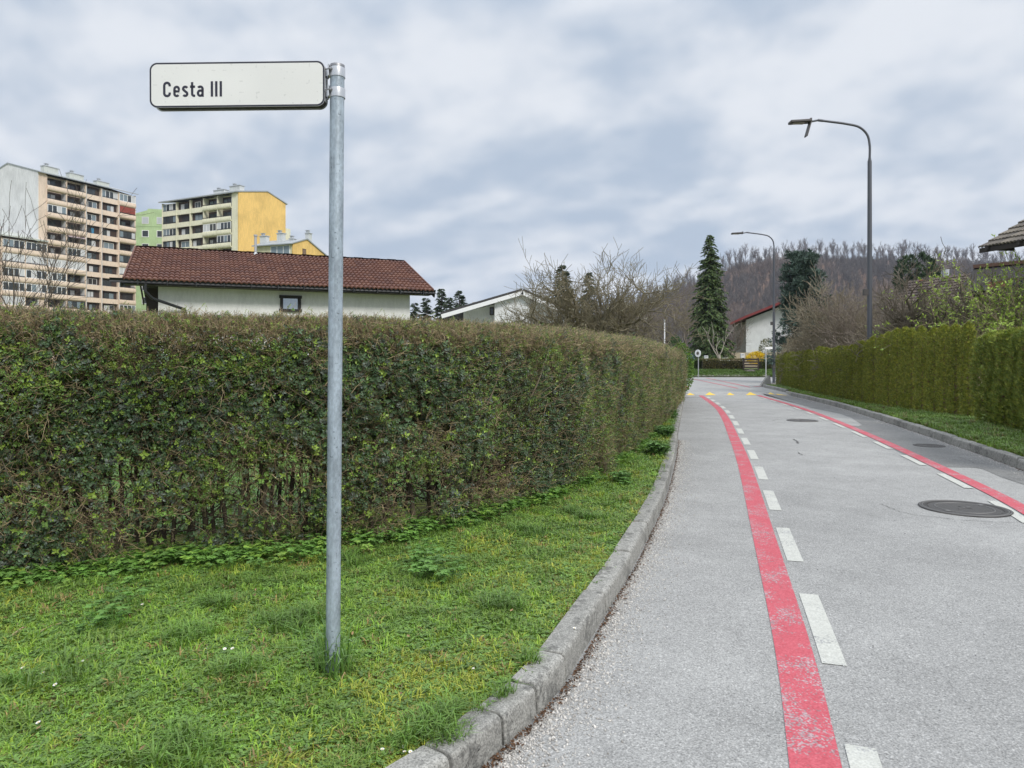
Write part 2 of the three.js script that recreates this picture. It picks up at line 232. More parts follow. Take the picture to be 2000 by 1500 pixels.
// lawns: fine grid near the street, a plain sheet beyond
const lawnY = (x, d) => { const k = kd(kerbL, x, d); return 0.108 + 0.055 * smooth(0.12, 1.4, k) + (fbm(x * 1.1, d * 1.1, 2.2, 4) * 0.05) * smooth(0.2, 0.8, k); };
{ const c = 0.09, pos = [], uv = [], idx = [], id = new Map();
  const vert = (i, j) => { const key = i * 4096 + j + 5e6; if (id.has(key)) return id.get(key); const x = i * c, d = j * c, k = pos.length / 3; pos.push(x, lawnY(x, d), -d); uv.push(x, d); id.set(key, k); return k; };
  const ok = (x, d) => inPoly(x, d, lawnPoly) && kd(kerbL, x, d) > 0.05;
  for (let j = 13; j < 330; j++) for (let i = -90; i < 76; i++) { const x = i * c, d = j * c; if (d > 11 && x < (d - 11) * 0.24 - 0.6) continue; if (d > 9.5 && x < -3) continue; if (ok(x, d) && ok(x + c, d) && ok(x + c, d + c) && ok(x, d + c)) { const a = vert(i, j), b = vert(i + 1, j), e = vert(i + 1, j + 1), f = vert(i, j + 1); idx.push(a, b, f, b, e, f); } }
  const g = new THREE.BufferGeometry(); g.setAttribute('position', new THREE.Float32BufferAttribute(pos, 3)); g.setAttribute('uv', new THREE.Float32BufferAttribute(uv, 2)); g.setIndex(idx); g.computeVertexNormals();
  struct('lawn', g, soil);
  const s = []; for (let q = kerbL.sAt(1.5); q < kerbL.L; q += 0.6) { const a = kerbL.at(q), p = a.p.clone().addScaledVector(a.n, -0.1); s.push([p.x, -p.z]); }
  const gb = polyGeo([...s, [-90, 46], [-90, 1.3], [-9, 1.25]], 0.095), uvb = gb.attributes.uv, pb = gb.attributes.position; for (let i = 0; i < pb.count; i++) uvb.setXY(i, pb.getX(i), pb.getZ(i)); struct('garden_lawn', gb, grassGround);
}
const vergeY = (o) => 0.135 + 0.05 * smooth(0.1, 1.2, o);
{ const offs = [0.08, 0.3, 0.6, 1, 1.6, 3, 8, 26], pos = [], uv = [], idx = []; let n = 0; const s0 = kerbR.sAt(2), s1 = kerbR.sAt(38.2), N = 90;
  for (let i = 0; i <= N; i++) { const a = kerbR.at(lerp(s0, s1, i / N)); for (const o of offs) { const q = a.p.clone().addScaledVector(a.n, o); pos.push(q.x, vergeY(o) + fbm(q.x * 1.3, q.z * 1.3, 3, 3) * 0.05, q.z); uv.push(q.x, q.z); } if (i) for (let k = 0; k + 1 < offs.length; k++) { const a0 = (i - 1) * offs.length + k, b0 = a0 + offs.length; idx.push(a0, a0 + 1, b0, a0 + 1, b0 + 1, b0); } }
  const g = new THREE.BufferGeometry(); g.setAttribute('position', new THREE.Float32BufferAttribute(pos, 3)); g.setAttribute('uv', new THREE.Float32BufferAttribute(uv, 2)); g.setIndex(idx); g.computeVertexNormals(); struct('verge', g, soil); }
{ const pos = [], uv = [], idx = [], rows = [[57.45, 0.17], [58.4, 0.3], [60, 0.55], [63, 0.6], [80, 0.6]], N = 40; for (let i = 0; i <= N; i++) { const x = lerp(2, 40, i / N); rows.forEach(([d, y]) => { pos.push(x, y + fbm(x * 0.6, d * 0.6, 1, 3) * 0.12 * (d > 57.6), -d); uv.push(x, d); }); if (i) for (let k = 0; k + 1 < rows.length; k++) { const a0 = (i - 1) * rows.length + k, b0 = a0 + rows.length; idx.push(a0, b0, a0 + 1, a0 + 1, b0, b0 + 1); } }
  const g = new THREE.BufferGeometry(); g.setAttribute('position', new THREE.Float32BufferAttribute(pos, 3)); g.setAttribute('uv', new THREE.Float32BufferAttribute(uv, 2)); g.setIndex(idx); g.computeVertexNormals(); struct('grass_bank', g, grassGround); }

// manhole covers
const iron = new THREE.MeshStandardMaterial({ color: new THREE.Color().setRGB(0.095, 0.09, 0.086), roughness: 0.6, metalness: 0.35, bumpMap: tex(256, (i, j) => ((i >> 3) + (j >> 3)) % 2 ? 0.75 : 0.35, 6, false), bumpScale: 0.004 }), ironLight = std([0.15, 0.145, 0.14], 0.55, { metalness: 0.3 });
const ringGeo = (r0, r1, y0, y1) => new THREE.LatheGeometry([[r0, y0], [r0, y1], [r1, y1], [r1, y0]].map(([a, b]) => new THREE.Vector2(a, b)), 48);
function manhole(x, d, r, label, detail, group) {
  const t = thing('manhole_cover', label, 'manhole cover', V3(x, 0.002, -d), 0.5, group);
  const c = new THREE.CylinderGeometry(r * 0.8, r * 0.8, 0.012, 48); c.translate(0, 0.002, 0); part('lid', c, iron, t); part('frame_ring', ringGeo(r * 0.82, r, -0.02, 0.01), iron, t);
  if (detail) { for (const q of [0.62, 0.9, 0.95]) part('raised_ring', ringGeo(r * q, r * q + 0.012, 0, 0.0135), ironLight, t); for (const s of [-1, 1]) part('lifting_slot', bx(0.07, 0.004, 0.05, s * r * 0.7, 0.012, 0), ironLight, t); part('raised_bar', bx(r * 0.5, 0.006, 0.014, 0, 0.011, 0), ironLight, t); part('raised_bar', bx(0.014, 0.006, r * 0.34, 0.02, 0.011, 0.0), ironLight, t); }
  return t;
}
manhole(4.81, 7.62, 0.43, 'large round iron manhole cover with raised rings beside right red line', true);
manhole(7.45, 18.4, 0.38, 'dark round iron manhole cover in mid-road further along', true);
manhole(7.62, 13.1, 0.26, 'small dark drain cover sunk in the dark asphalt strip by the kerb', false);
// fine cracks in the asphalt round the covers
{ const crackMat = std([0.09, 0.088, 0.085], 1); const crack = (pts, w) => { const pa = path(pts), r = rngOf(pts.length * 7), s = new Soup(); let pl, pr; for (let q = 0; q <= pa.L; q += 0.05) { const a = pa.at(q), j = (r() - 0.5) * 0.03, ww = w * (0.35 + r() * 0.9), p = a.p.clone().addScaledVector(a.n, j); p.y = 0.0045; const l = p.clone().addScaledVector(a.n, -ww), rr = p.clone().addScaledVector(a.n, ww); if (pl) { s.tri(pl, pr, l); s.tri(pr, rr, l); } pl = l; pr = rr; } struct('asphalt_crack', s.geo(), crackMat); };
  crack([[1720, 985], [1735, 990], [1755, 999], [1790, 1006], [1830, 1011], [1880, 1016], [1940, 1020], [2010, 1020]].map(q => GP(...q)), 0.004); crack([[1508, 822], [1520, 819.5], [1545, 818], [1575, 817.5], [1597, 819]].map(q => GP(...q)), 0.011); crack([[1549, 858], [1556, 862], [1559, 867]].map(q => GP(...q)), 0.02); crack([[1559, 884], [1563, 887], [1569, 889]].map(q => GP(...q)), 0.012); crack([[1871, 893], [1890, 899], [1905, 906]].map(q => GP(...q)), 0.007); }
// loose grit and leaf litter in the gutters
{ const r = rngOf(77), peb = [], lit = [], g = new THREE.IcosahedronGeometry(1, 0), fl = new Soup(); fl.leaf(V3(-0.5, 0, 0), V3(1, 0, 0), V3(0, 0, 1), 1, 0.6, null, 0.3);
  const put = (pa, sgn, s0, s1, n, m, yk, near) => { for (let i = 0; i < n; i++) { const s = lerp(s0, s1, Math.pow(r(), near)), a = pa.at(s), o = sgn * (0.012 - Math.log(1 - r() * 0.995) * 0.075), q = a.p.clone().addScaledVector(a.n, o), k = 0.0022 + r() * r() * 0.0055, c = 0.27 + r() * 0.36; q.y = 0.001 + k * 0.3 + TABLE(-q.z); peb.push({ p: q, q: quat(r() * 3, r() * 3, r() * 3), s: V3(k * 1.3, k * 0.7, k), c: [c, c * 0.95, c * 0.88] }); }
    for (let i = 0; i < m; i++) { const s = lerp(s0, s1, Math.pow(r(), near)), a = pa.at(s), o = sgn * (0.006 - Math.log(1 - r() * 0.99) * 0.018) + 0.0, q = a.p.clone().addScaledVector(a.n, o), k = 0.008 + r() * 0.014, c = 0.4 + r() * 0.9; q.y = 0.008 + r() * 0.012 + TABLE(-q.z); lit.push({ p: q, q: quat((r() - 0.5) * 1.2, r() * 6.3, (r() - 0.5) * 1.2), s: k, c: [0.12 * c, 0.065 * c, 0.035 * c] }); } };
  put(kerbL, 1, kerbL.sAt(2.5), kerbL.sAt(14), 15000, 2600, 0, 1.7); put(kerbR, -1, kerbR.sAt(9), kerbR.sAt(30), 12000, 700, 0, 1.2);
  for (let i = 0; i < 260; i++) { const D = 3 + r() * 8, s = kerbL.sAt(D), a = kerbL.at(s), q = a.p.clone().addScaledVector(a.n, 0.2 + r() * 4); q.y = 0.003; const c = 0.2 + r() * 0.5, k = 0.002 + r() * 0.003; peb.push({ p: q, q: quat(r(), r(), r()), s: k, c: [c, c, c] }); }
  for (let i = 0; i < 420; i++) { const d = 2.2 + Math.pow(r(), 1.5) * 9, x = lerp(-4.5, 2.4, r()); if (x < -d * 0.8 || !inPoly(x, d, lawnPoly) || kd(kerbL, x, d) < 0.2) continue; const c = 0.5 + r() * 1.3; lit.push({ p: V3(x, 0.185 + r() * 0.012, -d), q: quat((r() - 0.5) * 1.4, r() * 6.3, (r() - 0.5) * 1.4), s: 0.012 + r() * 0.022, c: [0.22 * c, 0.15 * c, 0.08 * c] }); }
  inst('gutter_grit', g, new THREE.MeshStandardMaterial({ roughness: 0.95 }), peb); tag(scene.children.at(-1), 'pale loose grit lying along the kerb foot', 'grit');
  inst('leaf_litter', fl.geo(), new THREE.MeshStandardMaterial({ roughness: 1, side: THREE.DoubleSide }), lit); tag(scene.children.at(-1), 'brown crumbled leaf litter in the gutter and on the verge', 'leaf litter'); }

// ------------------------------------------------------------------ the long clipped privet hedge
const hedgeFace = path([[-6.6, 3.05], [-5.2, 3.68], [-3.27, 4.6], [-2.18, 5.08], [-1.36, 5.42], [-0.81, 5.8], [-0.02, 6.75], [0.88, 8.5], [1.72, 10.8], [2.78, 14.2], [3.86, 17.9], [5.05, 22], [5.95, 25.4], [6.3, 27.0], [6.2, 27.8], [5.6, 28.2]]);
{
  const H0 = 1.958, r = rngOf(101), t = thing('privet_hedge', 'long clipped privet hedge with brown twiggy top behind the street sign', 'hedge', V3(0, 0, 0));
  const bark = std([0.10, 0.08, 0.055], 0.95), stemMat = std([0.15, 0.12, 0.08], 0.95);
  const leafM = new THREE.MeshStandardMaterial({ vertexColors: true, roughness: 0.5, side: THREE.DoubleSide });
  // clumps: a hand-sized cushion of leafy sprigs and bare twigs; +y is outwards, x along, z up the hedge
  function clump(seed, mix, n, R = 0.17) {
    const q = rngOf(seed), s = new Soup(), G = () => (q() + q() + q() - 1.5) * 0.67;
    for (let i = 0; i < n; i++) {
      let p = V3(G() * R * 1.35, -Math.abs(G()) * 0.16 + 0.02, G() * R * 1.35), d = V3((q() - 0.5) * 1.5, 0.75, 0.35 + (q() - 0.5) * 1.5).normalize();
      if (q() < mix.bare) { const c = 0.6 + q() * 0.8, col = q() < 0.65 ? [0.36 * c, 0.275 * c, 0.16 * c] : [0.19 * c, 0.145 * c, 0.09 * c]; let l = 0.035 + q() * 0.05, rad = 0.0014 + q() * 0.0016; p.addScaledVector(d, -l); for (let k = 0; k < 3; k++) { d.add(rdir(q).multiplyScalar(0.55)).normalize(); const e = p.clone().addScaledVector(d, l * 0.75); s.rod(p, e, rad, rad * 0.8, 3, col); rad *= 0.8; p = e; if (k < 2) { const b = d.clone().add(rdir(q).multiplyScalar(0.9)).normalize(), f = p.clone().addScaledVector(b, l * 0.6); s.rod(p, f, rad * 0.8, rad * 0.5, 3, col); if (q() < mix.bud) s.leaf(f, b, b.clone().cross(rdir(q)).normalize(), 0.014, 0.008, [0.16 * c, 0.21 * c, 0.035 * c]); } } continue; }
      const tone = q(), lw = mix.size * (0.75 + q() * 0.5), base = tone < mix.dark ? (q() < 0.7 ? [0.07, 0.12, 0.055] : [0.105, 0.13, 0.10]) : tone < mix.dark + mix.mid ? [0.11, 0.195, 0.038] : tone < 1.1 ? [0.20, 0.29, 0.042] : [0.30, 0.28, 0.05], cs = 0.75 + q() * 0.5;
      const pairs = lw > 0.02 ? 3 : 4, e0 = p.clone().addScaledVector(d, -0.06); s.rod(e0, p.clone().addScaledVector(d, pairs * 0.011), 0.0015, 0.0011, 3, [0.2, 0.155, 0.09]);
      let a = q() * 6.28; const u = d.clone().cross(V3(0.3, 0.2, 0.9)).normalize(), v = d.clone().cross(u); for (let k = 0; k < pairs; k++) { const pp = p.clone().addScaledVector(d, k * 0.013); a += 1.57; for (const z of [0, Math.PI]) { const t = a + z + (q() - 0.5) * 0.5, o = u.clone().multiplyScalar(Math.cos(t)).addScaledVector(v, Math.sin(t)).addScaledVector(d, 0.45 + k * 0.2).normalize(), w = o.clone().cross(d).normalize(), c = cs * (0.85 + q() * 0.3); s.leaf(pp, o, w, lw * (0.8 + q() * 0.4), lw * 0.58, [base[0] * c, base[1] * c, base[2] * c], 0.1); } }
    }
    return s.geo();
  }
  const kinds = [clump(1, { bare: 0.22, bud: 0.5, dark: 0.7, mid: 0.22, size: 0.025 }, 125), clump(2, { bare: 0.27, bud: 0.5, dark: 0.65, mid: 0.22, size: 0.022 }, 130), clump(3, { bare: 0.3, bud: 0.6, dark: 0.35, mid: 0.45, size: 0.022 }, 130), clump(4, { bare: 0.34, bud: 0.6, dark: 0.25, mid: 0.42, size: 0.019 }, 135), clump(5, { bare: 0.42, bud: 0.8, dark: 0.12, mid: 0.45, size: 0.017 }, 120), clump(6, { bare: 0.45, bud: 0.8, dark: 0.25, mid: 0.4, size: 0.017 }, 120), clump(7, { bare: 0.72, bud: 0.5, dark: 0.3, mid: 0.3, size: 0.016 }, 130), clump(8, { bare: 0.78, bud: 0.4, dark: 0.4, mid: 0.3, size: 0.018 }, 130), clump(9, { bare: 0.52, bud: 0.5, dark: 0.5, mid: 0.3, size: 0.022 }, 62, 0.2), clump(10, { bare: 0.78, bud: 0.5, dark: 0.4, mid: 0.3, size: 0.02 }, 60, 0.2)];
  const LL = kinds.map(() => []);
  const bulge = (s, y) => 0.09 * Math.sin(clamp((y - 0.1) / 1.8) * Math.PI) + fbm(s * 0.9, y * 1.3, 5.5, 3) * 0.3 + fbm(s * 3.1, y * 3.3, 1.5, 2) * 0.08;   // how far the face stands out
  const topY = (s) => H0 + fbm(s * 0.7, 0, 9.1, 3) * 0.03 - 0.07 * smooth(16, 24, s);
  const sEnd = hedgeFace.L;
  const place = (s, y, o, nrm, onTop, inner) => {
    const a = hedgeFace.at(s), D = -a.p.z, far = smooth(8, 14, D), top = topY(s), left = 1 - smooth(6.2, 9.5, s), hh = (y - 0.15) / (top - 0.15);
    const open = onTop ? 0 : smooth(0.66, 0.12, hh) * (0.34 + 0.62 * left) * smooth(-0.3, 0.12, fbm(s * 1.25, y * 1.1, 12.7, 3) + 0.18 * left - 0.06);
    if (!onTop && !inner && hh < 0.85 && r() < 0.8 * smooth(0.08, 0.22, fbm(s * 2.4, y * 2.8, 61.7, 2))) return;
    if (!onTop && (r() < open * 0.4 || (hh < 0.07 && r() < 0.5))) return;
    const n1 = fbm(s * 0.9, y * 1.1, 20.1, 3) * 1.3 + (r() - 0.5) * 0.25, topness = onTop ? 1 : smooth(0.72, 0.98, hh) * (0.75 + fbm(s * 1.2, y, 71, 2));
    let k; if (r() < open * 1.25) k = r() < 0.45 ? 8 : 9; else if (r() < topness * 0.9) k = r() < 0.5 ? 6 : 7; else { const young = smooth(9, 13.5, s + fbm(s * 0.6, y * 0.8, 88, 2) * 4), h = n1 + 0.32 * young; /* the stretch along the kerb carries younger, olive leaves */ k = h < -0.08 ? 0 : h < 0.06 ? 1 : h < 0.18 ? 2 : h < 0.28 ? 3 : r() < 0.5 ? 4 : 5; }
    const q = a.p.clone().addScaledVector(a.n, -o); q.y = y;
    const Y = nrm.clone().add(rdir(r).multiplyScalar(0.3)).normalize(), X = a.d.clone().multiplyScalar(r() < 0.5 ? 1 : -1).add(V3(0, (r() - 0.5) * 1.2, 0)), Z = X.clone().cross(Y).normalize(); X.copy(Y).cross(Z).normalize(); if (Z.y < 0) { Z.negate(); X.negate(); }
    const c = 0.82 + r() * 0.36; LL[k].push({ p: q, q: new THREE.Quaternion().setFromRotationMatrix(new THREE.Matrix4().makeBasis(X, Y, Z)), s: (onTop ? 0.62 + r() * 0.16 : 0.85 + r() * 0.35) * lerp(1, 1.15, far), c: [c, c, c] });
  };
  for (let s = 0.7; s < sEnd; s += 0.155) { const a = hedgeFace.at(s), top = topY(s), up = V3(0, 1, 0);
    for (let y = 0.22; y < top - 0.21; y += 0.14) { const yy = y + (r() - 0.5) * 0.12, ss = s + (r() - 0.5) * 0.14, o = -bulge(ss, yy) + 0.02; place(ss, yy, o, a.n, false); if (y > 0.55 && (y > 0.8 || r() < 0.5)) place(ss, yy + 0.05, o + 0.15, a.n, false, true); if (y > 0.8 && r() < 0.45) place(ss, yy, 0.72 + r() * 0.12, a.n.clone().negate(), false, true); }
    const e = a.n.clone().multiplyScalar(0.75).add(up).normalize(); place(s + (r() - 0.5) * 0.1, top - 0.2, -0.05, a.n, true); place(s + (r() - 0.5) * 0.1, top - 0.125, 0.0, e, true); place(s + 0.07, top - 0.085, 0.06, e, true); place(s + 0.03, top - 0.075, 0.13, up, true);
    for (let o = 0.22; o < 0.9; o += 0.14) place(s + (r() - 0.5) * 0.12, top - 0.07 - 0.015 * r(), o, up, true); }
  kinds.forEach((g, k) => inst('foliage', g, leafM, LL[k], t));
  // the dense old wood inside
  { const core = new Soup(), c = rngOf(44); for (let i = 0; i < 8500; i++) { const s = 0.8 + Math.pow(c(), 1.5) * (sEnd - 4), a = hedgeFace.at(s), y = 0.12 + Math.pow(c(), 0.8) * 1.5, p = a.p.clone().addScaledVector(a.n, -(0.12 + c() * 0.6)); p.y = y; let d = rdir(c).add(V3(0, 0.8, 0)).normalize(), rad = 0.003 + c() * 0.005; for (let k = 0; k < 3; k++) { d.add(rdir(c).multiplyScalar(0.4)).normalize(); const e = p.clone().addScaledVector(d, 0.085); if (e.y > 1.8) break; core.rod(p, e, rad, rad * 0.85, 4); rad *= 0.85; p.copy(e); } } part('old_wood', core.geo(), bark, t).userData.kind = 'stuff'; }
  // upright stems, each its own part
  const stemG = [0, 1, 2, 3, 4, 5].map(k => { const q = rngOf(300 + k), s = new Soup(); let p = V3(0, -0.05, 0), d = V3(0, 1, 0), R = 0.011 + q() * 0.014; for (let i = 0; i < 9; i++) { d.add(V3((q() - 0.5) * 0.36, 0.12, (q() - 0.5) * 0.36)).normalize(); const e = p.clone().addScaledVector(d, 0.185), r1 = R * (1 - i * 0.085), r2 = R * (1 - (i + 1) * 0.085); s.rod(p, e, r1, r2, 7); if (i > 0 && q() < 0.9) { let bp = e.clone(), bd = d.clone().add(rdir(q).multiplyScalar(0.9)).normalize(); for (let j = 0; j < 5; j++) { bd.add(rdir(q).multiplyScalar(0.3)).add(V3(0, 0.15, 0)).normalize(); const be = bp.clone().addScaledVector(bd, 0.12); s.rod(bp, be, r2 * 0.5 * (1 - j * 0.15), r2 * 0.5 * (1 - (j + 1) * 0.15), 5); bp = be; } } p = e; } return s.geo(); });
  let s = 1.0, k = 0; while (s < sEnd - 1 && k < 290) { const a = hedgeFace.at(s), o = 0.16 + r() * 0.45, m = part('stem', stemG[k % 6], k % 3 ? bark : stemMat, t); m.position.copy(a.p.clone().addScaledVector(a.n, -o)); m.position.y = 0.12; m.rotation.y = r() * 6.28; m.scale.setScalar(0.85 + r() * 0.35); m.scale.y = 0.78 + r() * 0.08; s += (0.03 + r() * 0.065) * (s > 9 ? 3 : 1); k++; }
}
// ------------------------------------------------------------------ grass, ground plants, daisies
const bladeM = new THREE.MeshPhysicalMaterial({ vertexColors: true, roughness: 0.6, transmission: 0.3, thickness: 0, side: THREE.DoubleSide });
function tuft(seed, n, h, rad, lean, w = 0.0028) {
  const q = rngOf(seed), s = new Soup();
  for (let i = 0; i < n; i++) { const a = q() * 6.283, d = Math.sqrt(q()) * rad, b = V3(Math.cos(a) * d, -0.004, Math.sin(a) * d), az = q() * 6.283, L = h * (0.5 + q() * 0.7), ln = lean * (0.3 + q()), f = V3(Math.cos(az), 0, Math.sin(az)), sd = V3(-f.z, 0, f.x), c = 0.7 + q() * 0.6, col = [c * (0.9 + q() * 0.3), c, c * 0.9];
    const m = b.clone().addScaledVector(f, L * ln * 0.35).add(V3(0, L * 0.6, 0)), e = b.clone().addScaledVector(f, L * ln).add(V3(0, L * (0.95 - ln * 0.35), 0)), ww = w * (0.7 + q() * 0.6);
    const b0 = b.clone().addScaledVector(sd, ww), b1 = b.clone().addScaledVector(sd, -ww), m0 = m.clone().addScaledVector(sd, ww * 0.85), m1 = m.clone().addScaledVector(sd, -ww * 0.85); s.tri(b0, b1, m0, col); s.tri(b1, m1, m0, col); s.tri(m0, m1, e, col); }
  return s.geo();
}
function clover(seed, n, rad, size) { const q = rngOf(seed), s = new Soup(); for (let i = 0; i < n; i++) { const a = q() * 6.283, d = Math.sqrt(q()) * rad, p = V3(Math.cos(a) * d, 0.004 + q() * 0.018, Math.sin(a) * d), c = 0.7 + q() * 0.6, k = q() * 6.28; for (let j = 0; j < 3; j++) { const b = k + j * 2.094 + (q() - 0.5) * 0.4, dir = V3(Math.cos(b), (q() - 0.2) * 0.6, Math.sin(b)).normalize(); s.leaf(p, dir, V3(-Math.sin(b), (q() - 0.5) * 0.5, Math.cos(b)).normalize(), size * (0.7 + q() * 0.6), size * 0.75, [c, c, c]); } } return s.geo(); }
const tufts = [tuft(1, 22, 0.032, 0.045, 0.9, 0.0022), tuft(2, 26, 0.022, 0.05, 1.2, 0.0022), tuft(3, 16, 0.055, 0.035, 0.7), tuft(4, 24, 0.13, 0.03, 0.75, 0.0032)], clov = [clover(5, 9, 0.05, 0.013), clover(6, 7, 0.055, 0.017)];
{
  const r = rngOf(202), A = [[], [], [], []], C = [[], []];
  const put = (x, d, y, dens, farScale, dry) => {
    const n = fbm(x * 1.3, d * 1.3, 6.6, 4), n2 = fbm(x * 3.5, d * 3.5, 16.6, 3), c = 0.75 + r() * 0.5, ye = smooth(-0.06, 0.2, n + (r() - 0.5) * 0.25), dk = smooth(0.02, 0.25, n2);
    let col = [lerp(0.21, 0.33, ye) * c, lerp(0.37, 0.395, ye) * c, lerp(0.034, 0.045, ye) * c]; if (dk > 0.4) col = [0.155 * c, 0.275 * c, 0.035 * c]; if (r() < 0.05 + 0.25 * smooth(0.18, 0.32, -n2)) col = [0.30 * c, 0.23 * c, 0.085 * c];
    const k = (dk > 0.55 && r() < 0.5) || r() < 0.12 ? 2 : (r() < 0.55 ? 0 : 1);
    A[k].push({ p: V3(x, y, -d), q: quat(0, r() * 6.28, 0), s: (0.75 + r() * 0.6) * farScale, c: col });
    if (r() < 0.5) { const c2 = 0.7 + r() * 0.6; C[r() < 0.5 ? 0 : 1].push({ p: V3(x + (r() - 0.5) * 0.08, y + 0.002, -d + (r() - 0.5) * 0.08), q: quat(0, r() * 6.28, 0), s: (0.7 + r() * 0.7) * farScale, c: [0.16 * c2, 0.295 * c2, 0.045 * c2] }); }
  };
  // verge before the hedge
  for (let i = 0; i < 150000; i++) { const u = r(), d = 1.9 + Math.pow(u, 1.7) * 16, x = lerp(-5.4, 4, r()); if (x < -d * 0.80 - 0.3 || x > d * 0.26 + 0.5) continue; if (!inPoly(x, d, lawnPoly)) continue; const k = kd(kerbL, x, d); if (k < 0.165 - 0.03 * r()) continue;
    let m = 1e9, on = 0; for (let j = 0; j < hedgeFace.P.length; j += 4) { const p = hedgeFace.P[j], q = (p.x - x) ** 2 + (p.z + d) ** 2; if (q < m) { m = q; const a = hedgeFace.P[Math.min(j + 1, hedgeFace.P.length - 1)].clone().sub(p); on = a.z * (x - p.x) * -1 + a.x * (-d - p.z); } }
    const behind = on < 0, dist = Math.sqrt(m); if (behind && dist > 0.25) continue; const bald = smooth(0.16, 0.34, fbm(x * 2.2, d * 2.2, 41, 3)); if (r() < bald * 0.85) continue;
    if (d > 8 && r() < 0.35 * smooth(0.6, 0.1, Math.abs(k - 0.4))) continue; put(x, d, lawnY(x, d), 1, lerp(1, 1.5, smooth(5, 12, d))); }
  // taller dark tussocks
  for (const [px, py, n, w] of [[830, 1430, 30, 0.16], [880, 1390, 18, 0.14], [560, 1230, 34, 0.2], [360, 1265, 16, 0.14], [980, 1180, 34, 0.16], [1040, 1040, 26, 0.2], [1150, 1010, 16, 0.15], [1035, 1285, 5, 0.04], [1120, 1000, 12, 0.12], [360, 1470, 20, 0.16], [470, 1330, 12, 0.1], [420, 1190, 18, 0.1], [120, 1330, 14, 0.2], [985, 1350, 4, 0.04], [690, 1100, 18, 0.2]]) { const d = (EYE - 0.15) * F / (py - HZ), x = (px - 1000) / F * d; for (let i = 0; i < n; i++) { const xx = x + (r() + r() - 1) * w, dd = d + (r() + r() - 1) * w, c = 0.8 + r() * 0.5; A[3].push({ p: V3(xx, lawnY(xx, dd), -dd), q: quat(0, r() * 6.28, 0), s: 0.5 + r() * 0.5, c: [0.13 * c, 0.255 * c, 0.034 * c] }); } }
  // garden behind the hedge, seen between the stems
  for (let i = 0; i < 9000; i++) { const x = lerp(-9, 0, r()), d = lerp(5.5, 12, r()); let m = 1e9, on = 0; for (let j = 0; j < hedgeFace.P.length; j += 4) { const p = hedgeFace.P[j], q = (p.x - x) ** 2 + (p.z + d) ** 2; if (q < m) { m = q; const a = hedgeFace.P[j + 1].clone().sub(p); on = a.z * (x - p.x) * -1 + a.x * (-d - p.z); } } if (on > 0 || m < 0.8) continue; const c = 0.8 + r() * 0.5; A[0].push({ p: V3(x, Math.max(lawnY(x, d) - 0.005, 0.1), -d), q: quat(0, r() * 6.28, 0), s: 1.6 + r(), c: [0.13 * c, 0.27 * c, 0.03 * c] }); }
  // right-hand verge
  for (let i = 0; i < 17000; i++) { const D = lerp(9, 38, Math.pow(r(), 1.5)), s = kerbR.sAt(D), a = kerbR.at(s), o = 0.16 + r() * 1.9, q = a.p.clone().addScaledVector(a.n, o), c = 0.75 + r() * 0.5, tall = r() < 0.25 + 0.3 * smooth(0.3, 1.2, o); A[tall ? 3 : 2].push({ p: V3(q.x, vergeY(o), q.z), q: quat(0, r() * 6.28, 0), s: (tall ? 0.9 : 1.5) * (0.7 + r() * 0.7), c: r() < 0.12 ? [0.26 * c, 0.21 * c, 0.09 * c] : [0.19 * c, 0.33 * c, 0.04 * c] }); }
  // the bank across the junction
  for (let i = 0; i < 7000; i++) { const x = lerp(9, 27, r()), d = lerp(57.6, 61, r()), c = 0.75 + r() * 0.5; A[2].push({ p: V3(x, 0.16 + 0.38 * smooth(57.4, 60, d), -d), q: quat(0, r() * 6.28, 0), s: 3 + r() * 2.5, c: [0.12 * c, 0.22 * c, 0.03 * c] }); }
  const g = new THREE.Group(); g.name = 'grass'; g.userData.kind = 'stuff'; tag(g, 'short patchy green grass of the verges and lawns', 'grass'); scene.add(g);
  tufts.forEach((t, k) => inst('grass_tufts', t, bladeM, A[k], g)); 
  const cg = new THREE.Group(); cg.name = 'clover'; cg.userData.kind = 'stuff'; tag(cg, 'small round clover leaves spread through the grass', 'clover'); scene.add(cg); clov.forEach((t, k) => inst('clover_leaves', t, bladeM, C[k], cg));
  // ground elder along the hedge foot
  const ge = [11, 12, 13].map(k => { const q = rngOf(k), s = new Soup(); for (let i = 0; i < 5; i++) { const a = q() * 6.28, b = V3((q() - 0.5) * 0.05, 0, (q() - 0.5) * 0.05), top = b.clone().add(V3(Math.cos(a) * 0.05, 0.07 + q() * 0.07, Math.sin(a) * 0.05)); s.rod(b, top, 0.0014, 0.001, 3, [0.8, 0.9, 0.7]); const c = 0.75 + q() * 0.5; for (const [da, ln] of [[0, 1], [1.1, 0.9], [-1.1, 0.9], [2.1, 0.62], [-2.1, 0.62]]) { const bb = a + da, dir = V3(Math.cos(bb), -0.12 + (q() - 0.5) * 0.3, Math.sin(bb)).normalize(); s.leaf(top, dir, V3(-Math.sin(bb), 0.1, Math.cos(bb)).normalize(), 0.048 * ln * (0.8 + q() * 0.4), 0.027 * ln, [c, c, c], 0.22); } } return s.geo(); }), GE = [[], [], []];
